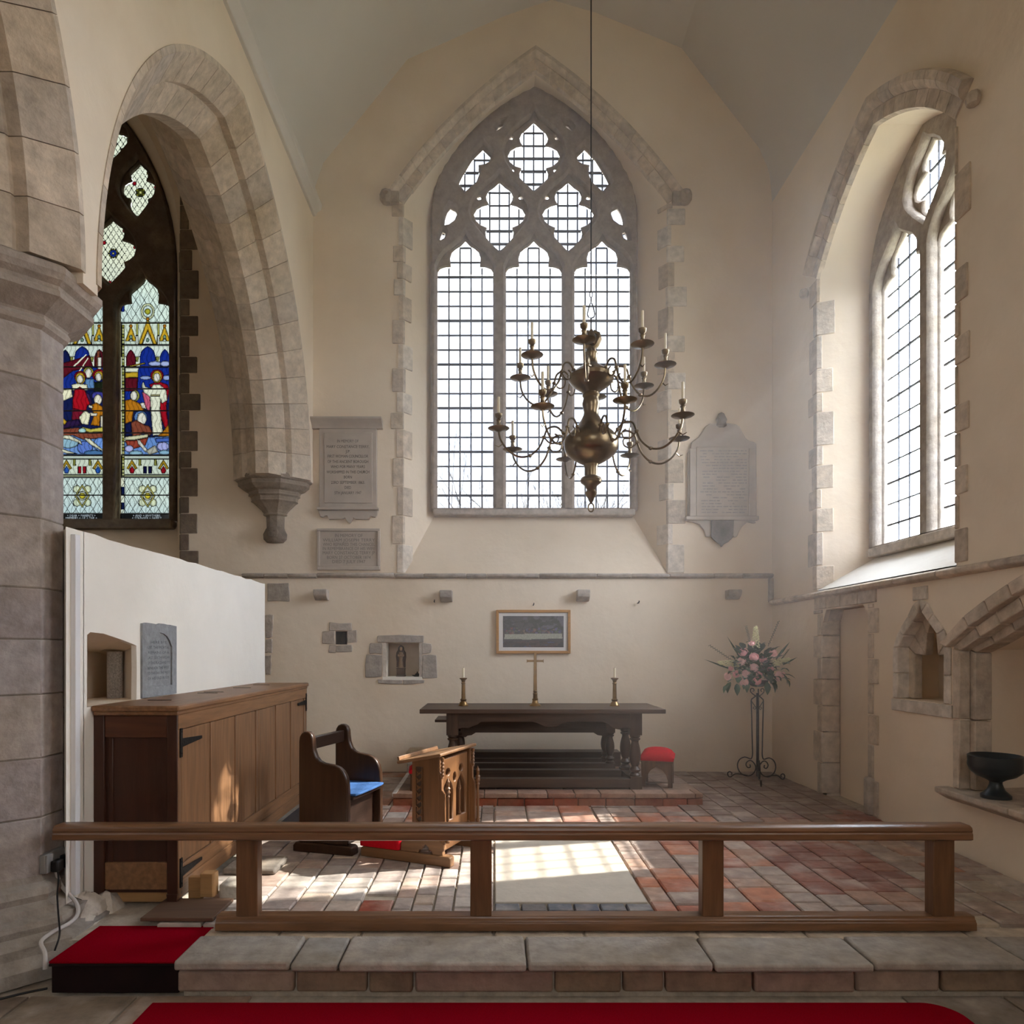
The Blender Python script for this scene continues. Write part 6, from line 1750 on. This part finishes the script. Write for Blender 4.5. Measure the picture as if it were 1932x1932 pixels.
FY = 6.74
fl = thing('flower_arrangement', 'large pink rose and cream flower arrangement on the iron pedestal', 'flowers', (2.625, 6.86, 0.93))
MB().lathe([(0.0, 0.0), (0.05, 0.003), (0.095, 0.03), (0.10, 0.065), (0.0, 0.065)], 16, (0, 0, 0.012)).build('bowl', IRON, fl, smooth=True)
def fp(x, y, dep=0.0):
    p = P(1310 + x * 0.1708, 1160 + y * 0.1708, FY + dep)
    return Vector((p[0] - 2.625, p[1] - 6.86, p[2] - 0.93))
def rose_mesh():
    mb = MB()
    rs = random.Random(2)
    mb.lathe([(0.0, -0.6), (0.45, -0.5), (0.7, -0.1), (0.62, 0.35), (0.35, 0.5), (0.0, 0.42)], 8)
    for ring, (n, rad, tilt, sz_) in enumerate(((3, 0.22, 0.15, 0.5), (5, 0.45, 0.45, 0.62), (6, 0.72, 0.85, 0.62))):
        for k in range(n):
            an = 2 * PI * k / n + ring * 0.5
            vs, fs = [], []
            for j in range(4):
                for i in range(4):
                    u, v = i / 3 * 2 - 1, j / 3
                    wdt = sz_ * (0.45 + 0.75 * v - 0.5 * v * v)
                    x = u * wdt; z = -0.45 + v * (1.15 - 0.25 * ring) - 0.12 * u * u * v
                    y = rad * (0.5 + 0.5 * v) + tilt * v * v * 0.3 - 0.25 * u * u * wdt
                    vs.append((x * math.cos(an) - y * math.sin(an), x * math.sin(an) + y * math.cos(an), z))
            for j in range(3):
                for i in range(3): fs.append((j * 4 + i, j * 4 + i + 1, j * 4 + i + 5, j * 4 + i + 4))
            mb.add(vs, fs)
    me = mb.mesh('rose'); me.materials.append(ROSE); smooth_by_angle(me, 1.2)
    return me
ROSE_ME = rose_mesh()
roses = [(540, 415, 50), (525, 512, 48), (660, 470, 52), (865, 420, 52), (762, 505, 44), (660, 585, 48), (835, 590, 44), (570, 648, 42), (462, 655, 40), (370, 680, 44), (550, 738, 50), (693, 728, 46), (718, 652, 32), (925, 678, 58), (405, 590, 30), (635, 318, 34), (980, 660, 30)]
for x, y, r in roses:
    c_ = fp(x, y, -0.17 + abs(x - 660) * 0.00022 + random.uniform(0, 0.03))
    s_ = r * 0.1708 * 6.8 / 1300 * 1.02
    o = link_mesh('rose', ROSE_ME, None, fl, color=random.choice([lin(248, 204, 202), lin(250, 214, 212), lin(244, 192, 194)]), loc=c_)
    o.scale = (s_, s_, s_)
    d = Vector((c_.x, -0.32, c_.z - 0.16)).normalized()
    o.rotation_euler = d.to_track_quat('Z', 'Y').to_euler()
def leaf_mesh():
    vs, fs = [], []
    prof = [(0, 0.02), (0.2, 0.16), (0.45, 0.22), (0.7, 0.16), (0.9, 0.06), (1.0, 0.0)]
    for t, w in prof:
        z = 0.10 * math.sin(t * PI) - 0.08 * t * t
        vs += [(-w, t, z + w * 0.35), (0, t, z), (w, t, z + w * 0.35)]
    for i in range(len(prof) - 1):
        k = i * 3
        fs += [(k, k + 1, k + 4, k + 3), (k + 1, k + 2, k + 5, k + 4)]
    me = bpy.data.meshes.new('leaf'); me.from_pydata(vs, [], fs); me.materials.append(LEAF); smooth_by_angle(me, 2)
    return me
LEAF_ME = leaf_mesh()
def leaf(pos, dirv, ln, wd=1.0):
    o = link_mesh('leaf', LEAF_ME, None, fl, loc=pos)
    o.scale = (ln * wd, ln, ln)
    o.rotation_euler = dirv.to_track_quat('Y', 'Z').to_euler()
rs = random.Random(6)
ctr = fp(680, 610, 0.02)
for k in range(330):
    x, y = rs.gauss(670, 150), rs.gauss(590, 120)
    if y > 720 or abs((x - 670) / 330) ** 2 + abs((y - 590) / 250) ** 2 > 1: continue
    p = fp(x, y, rs.uniform(-0.15, 0.04))
    d = (p - ctr) + Vector((rs.uniform(-.1, .1), -0.06, rs.uniform(-.1, .1)))
    leaf(p, d.normalized(), rs.uniform(0.06, 0.11), rs.uniform(1.0, 1.5))
for x, y, dx, dy, ln in [(400, 740, -40, 130, .12), (380, 770, -60, 90, .11), (470, 760, 5, 130, .12), (540, 770, 10, 60, .06), (800, 740, 10, 140, .13), (840, 740, 60, 130, .12), (960, 640, 90, 160, .13), (980, 660, 150, 40, .12), (1000, 700, 60, 100, .10), (620, 300, -80, 10, .06), (760, 380, 30, -50, .06), (700, 400, -60, -20, .07), (860, 740, 50, 70, .09), (600, 760, -20, 90, .10), (810, 640, 30, 90, .12), (700, 600, 60, -30, .10), (980, 590, 60, 30, .07)]:
    p = fp(x, y, -0.14); q2 = fp(x + dx, y + dy, -0.18)
    leaf(p, (q2 - p).normalized(), ln, 1.1)
def blade(x0, y0, x1, y1, w=0.012):
    a, b = fp(x0, y0, -0.05), fp(x1, y1, -0.02)
    d = (b - a); n = Vector((d.z, 0, -d.x)).normalized() * w
    vs = [a - n * .6, a + Vector((0, .006, 0)), a + n * .6, a + d * .4 - n, a + d * .4 + Vector((0, .008, 0)), a + d * .4 + n, b]
    MB().add([tuple(v) for v in vs], [(0, 1, 4, 3), (1, 2, 5, 4), (3, 4, 6), (4, 5, 6)]).build('spear_leaf', LEAF, fl)
for q_ in [(505, 470, 360, 235, .010), (400, 600, 105, 490, .009), (915, 470, 1065, 285, .013), (980, 550, 1140, 468, .010)]: blade(*q_)
for x0, y0, x1, y1, n_, w_ in [(680, 360, 678, 125, 17, 44), (500, 540, 262, 530, 17, 44), (865, 540, 1055, 490, 15, 40)]:
    a, b = fp(x0, y0, -0.12), fp(x1, y1, -0.10)
    m = MB().tube([tuple(a), tuple(b)], 0.003, 5)
    for i in range(n_ * 3):
        t = i / (n_ * 3)
        p = a.lerp(b, t)
        w = w_ * 0.1708 * 6.8 / 1300 * (1 - 0.65 * t ** 2)
        an = i * 2.4
        side = Vector((math.cos(an), math.sin(an) * 0.8, 0)) if abs(b.z - a.z) > abs(b.x - a.x) else Vector((0, math.sin(an) * .8, math.cos(an)))
        c_ = p + side * w * 0.75
        m.lathe([(0.0, -0.008), (0.009, -0.003), (0.010, 0.003), (0.0, 0.009)], 5, tuple(c_))
    m.build('cream_flower_spike', CREAM_FLOWER, fl)
for x0, y0, x1, y1 in [(420, 505, 165, 335), (615, 300, 570, 122), (815, 345, 932, 70), (940, 520, 1045, 380)]:
    a, b = fp(x0, y0, -0.08), fp(x1, y1, -0.05)
    m = MB().tube([tuple(a), tuple(b)], 0.0022, 5)
    for i in range(10):
        p = a.lerp(b, 0.12 + i * 0.096)
        for s in (-1, 1):
            m.lathe([(0.0, -0.005), (0.0045, 0.0), (0.0, 0.005)], 5, (p.x + s * 0.009, p.y, p.z + s * 0.004))
    m.build('bud_sprig', LEAF, fl)

# ------------------------------------------------------------------ urn, statuette, small ornament
ur = MB().lathe([(0.0, 0.0), (0.085, 0.0), (0.085, 0.018), (0.07, 0.03), (0.05, 0.05), (0.036, 0.085), (0.036, 0.10), (0.06, 0.115), (0.11, 0.135), (0.145, 0.165), (0.157, 0.20), (0.154, 0.228), (0.156, 0.24), (0.156, 0.258), (0.146, 0.264), (0.136, 0.25), (0.10, 0.2), (0.0, 0.18)], 28).build('urn', URN, None, smooth=True)
ur.location = (3.045, 4.18, 0.4135); ur.scale = (0.94, 0.94, 0.98)
tag(ur, 'dark footed urn standing on the sill of the tomb recess', 'urn')
sx_, sz_ = ex(757) , ez(1277)
st = thing('statuette', 'small brown robed statuette standing in the square wall niche', 'statuette', (sx_ * 1.015, YE + 0.10, sz_))
MB().box(-0.048, 0.048, -0.04, 0.04, 0.0, 0.02).box(-0.044, 0.044, -0.036, 0.036, 0.02, 0.085).box(-0.048, 0.048, -0.04, 0.04, 0.085, 0.095).build('pedestal', STATUE, st, bevel=0.003, color=lin(78, 62, 50))
MB().lathe([(0.042, 0.095), (0.036, 0.12), (0.03, 0.18), (0.034, 0.24), (0.028, 0.262), (0.014, 0.272), (0.0, 0.275)], 14, (0, -0.004, 0), 1, 0.8).build('robe', STATUE, st, smooth=True, color=lin(128, 106, 82))
MB().lathe([(0.05, 0.10), (0.048, 0.16), (0.056, 0.22), (0.052, 0.262), (0.034, 0.29), (0.032, 0.315), (0.02, 0.335), (0.0, 0.342)], 16, (0, 0.002, 0), 1, 0.8, a0=-0.75, a1=PI + 0.75).build('mantle', STATUE, st, smooth=True, color=lin(62, 44, 34))
MB().lathe([(0.0, -0.024), (0.013, -0.018), (0.018, 0.0), (0.014, 0.018), (0.0, 0.024)], 12, (0, -0.010, 0.302), 0.9, 1).build('head', STATUE, st, smooth=True, color=lin(196, 164, 132))
MB().tube([(-0.03, -0.015, 0.235), (-0.018, -0.034, 0.22), (0.0, -0.042, 0.232)], [0.011, 0.009, 0.006], 8).tube([(0.03, -0.015, 0.235), (0.018, -0.034, 0.22), (0.0, -0.042, 0.232)], [0.011, 0.009, 0.006], 8).build('arms', STATUE, st, smooth=True, color=lin(150, 120, 92))
bd_ = thing('small_dish', 'small dark dish with pointed lid on the niche shelf beside the statuette', 'dish', (ex(786) * 1.01, YE + 0.06, ez(1277)))
MB().lathe([(0.0, 0.0), (0.025, 0.0), (0.05, 0.014), (0.052, 0.018), (0.03, 0.016), (0.0, 0.014)], 16).build('dish', IRON, bd_, smooth=True)
MB().lathe([(0.03, 0.014), (0.024, 0.03), (0.008, 0.04), (0.005, 0.055), (0.0, 0.058)], 10, (0.01, 0, 0)).build('lid', IRON, bd_, smooth=True)

# ------------------------------------------------------------------ socket, plugs, cables, conduit
so = thing('wall_socket', 'grey double wall socket on the pier under the rail end', 'socket', (-2.137, 3.31, 0.30))
MB().box(0.0, 0.03, -0.075, 0.075, -0.045, 0.045).build('back_box', GREY_BOX, so, bevel=0.006)
MB().box(0.03, 0.036, -0.073, 0.073, -0.043, 0.043).build('face_plate', GREY_BOX, so, bevel=0.003)
pa = thing('plug', 'black plug in the near half of the grey socket', 'plug', (-2.10, 3.285, 0.285), 0, 'plugs in the wall socket')
MB().box(0.0, 0.035, -0.026, 0.026, -0.03, 0.025).build('body', BLACK_RUBBER, pa, bevel=0.008)
MB().tube(spline([(0.02, 0, -0.03), (0.024, 0.0, -0.07), (0.05, -0.05, -0.13), (0.10, -0.12, -0.20), (0.155, -0.20, -0.25), (0.165, -0.25, -0.30)], 5), 0.004, 6).build('cable', BLACK_RUBBER, pa, smooth=True)
pb_ = thing('plug', 'black plug adaptor in the far half of the grey socket', 'plug', (-2.10, 3.355, 0.285), 0, 'plugs in the wall socket')
MB().box(0.0, 0.045, -0.026, 0.026, -0.03, 0.032).build('body', BLACK_RUBBER, pb_, bevel=0.006)
MB().tube(spline([(0.02, 0, -0.03), (0.02, 0.0, -0.12), (0.03, 0.01, -0.17), (0.08, 0.02, -0.20)], 5), 0.0016, 6).build('cable', BLACK_RUBBER, pb_, smooth=True)
wc = MB().tube(spline([(-2.118, 3.33, 0.25), (-2.09, 3.33, 0.17), (-2.01, 3.31, 0.10), (-1.975, 3.27, 0.06), (-1.965, 3.20, 0.045), (-1.985, 3.10, 0.04), (-1.985, 3.02, 0.03), (-1.935, 2.97, 0.0), (-1.925, 2.955, -0.06)], 6), 0.009, 8).build('white_cable', LIGHT_CABLE, None, smooth=True)
tag(wc, 'thick grey white cable running down the pier base to the red step', 'cable')
bc = MB().tube(spline([(-1.90, 2.93, ZN + 0.03), (-2.0, 2.90, ZN + 0.02), (-2.15, 2.82, ZN + 0.006), (-2.3, 2.68, ZN + 0.006), (-2.25, 2.58, ZN + 0.006), (-2.02, 2.56, ZN + 0.006), (-1.95, 2.50, ZN + 0.006), (-2.0, 2.42, ZN + 0.006), (-2.2, 2.38, ZN + 0.006)], 6), 0.005, 6).build('floor_cable', BLACK_RUBBER, None, smooth=True)
tag(bc, 'thin black cable looping over the nave floor at the pier foot', 'cable')
cd = MB().box(XL, XL + 0.025, 3.335, 3.375, 0.12, 1.87).build('conduit', PVC, None, bevel=0.003)
tag(cd, 'white vertical cable trunking at the near edge of the low white wall', 'conduit')

# ------------------------------------------------------------------ outside: twiggy bush and a house
rs = random.Random(14)
bu = MB()
def twig(p, d, ln, r, dep):
    q_ = p + d * ln
    bu.tube([tuple(p), tuple(p + d * ln * 0.5 + Vector((rs.uniform(-.03, .03),) * 3)), tuple(q_)], [r, r * 0.8, r * 0.6], 4)
    if dep == 0: return
    for _ in range(3):
        nd = (d + Vector((rs.uniform(-.7, .7), rs.uniform(-.5, .5), rs.uniform(-.1, .5)))).normalized()
        twig(p + d * ln * rs.uniform(0.5, 1.0), nd, ln * rs.uniform(0.55, 0.8), r * 0.6, dep - 1)
for k in range(8):
    twig(Vector((rs.uniform(0.3, 1.9), 13 + rs.uniform(-.5, .8), -0.55)), Vector((rs.uniform(-.12, .12), 0, 1)).normalized(), rs.uniform(2.0, 2.5), 0.03, 4)
tag(bu.build('bare_bush', BARK, None), 'bare twiggy bush outside beyond the east window', 'bush')
ho = thing('house', 'low pale house with grey roof outside beyond the south window', 'house', (13, 22, -0.5))
MB().box(-5, 5, -3, 3, 0, 2.7).build('wall', HOUSE_WALL, ho)
MB().prism([(-3.4, 2.6), (3.4, 2.6), (0, 5.2)], -5.3, 5.3, 'yz').build('roof', SLATE_ROOF, ho)
for x in (-3, 0, 3): MB().box(x - 0.5, x + 0.5, -3.04, -2.98, 1.0, 2.2).build('window', URN, ho)
for y in (-1.5, 1.2): MB().box(-5.04, -4.98, y - 0.4, y + 0.4, 1.0, 2.2).build('window', URN, ho)
# ------------------------------------------------------------------ faint dusty haze in the chancel air
hm = bpy.data.materials.new('dusty_haze'); hm.use_nodes = True
ht = hm.node_tree; ht.nodes.clear()
ho_ = ht.nodes.new('ShaderNodeOutputMaterial'); hv = ht.nodes.new('ShaderNodeVolumeScatter')
hv.inputs['Density'].default_value = 0.042; hv.inputs['Anisotropy'].default_value = 0.72
hv.inputs['Color'].default_value = (1, 1, 1, 1)
ht.links.new(hv.outputs[0], ho_.inputs['Volume'])
fr_ = [(1.0, 0.03), (2.2, 0.03), (2.2, 6.2), (-1.2, 6.2), (-1.2, 1.5), (-0.4, 1.3), (1.0, 1.1)]
bk_ = [(0.12, 0.03), (2.6, 0.03), (2.6, 6.2), (-1.7, 6.2), (-1.7, 1.15), (-0.6, 0.86), (0.12, 0.74)]
hz_ = MB().add([(x, 3.5, z) for x, z in fr_] + [(x, 5.78, z) for x, z in bk_], [tuple(range(7)), tuple(range(13, 6, -1))] + [(i, (i + 1) % 7, (i + 1) % 7 + 7, i + 7) for i in range(7)])
haze = hz_.build('haze', hm, None)
tag(haze, 'faint sunlit haze hanging in the chancel air before the windows', 'haze', None, 'stuff')
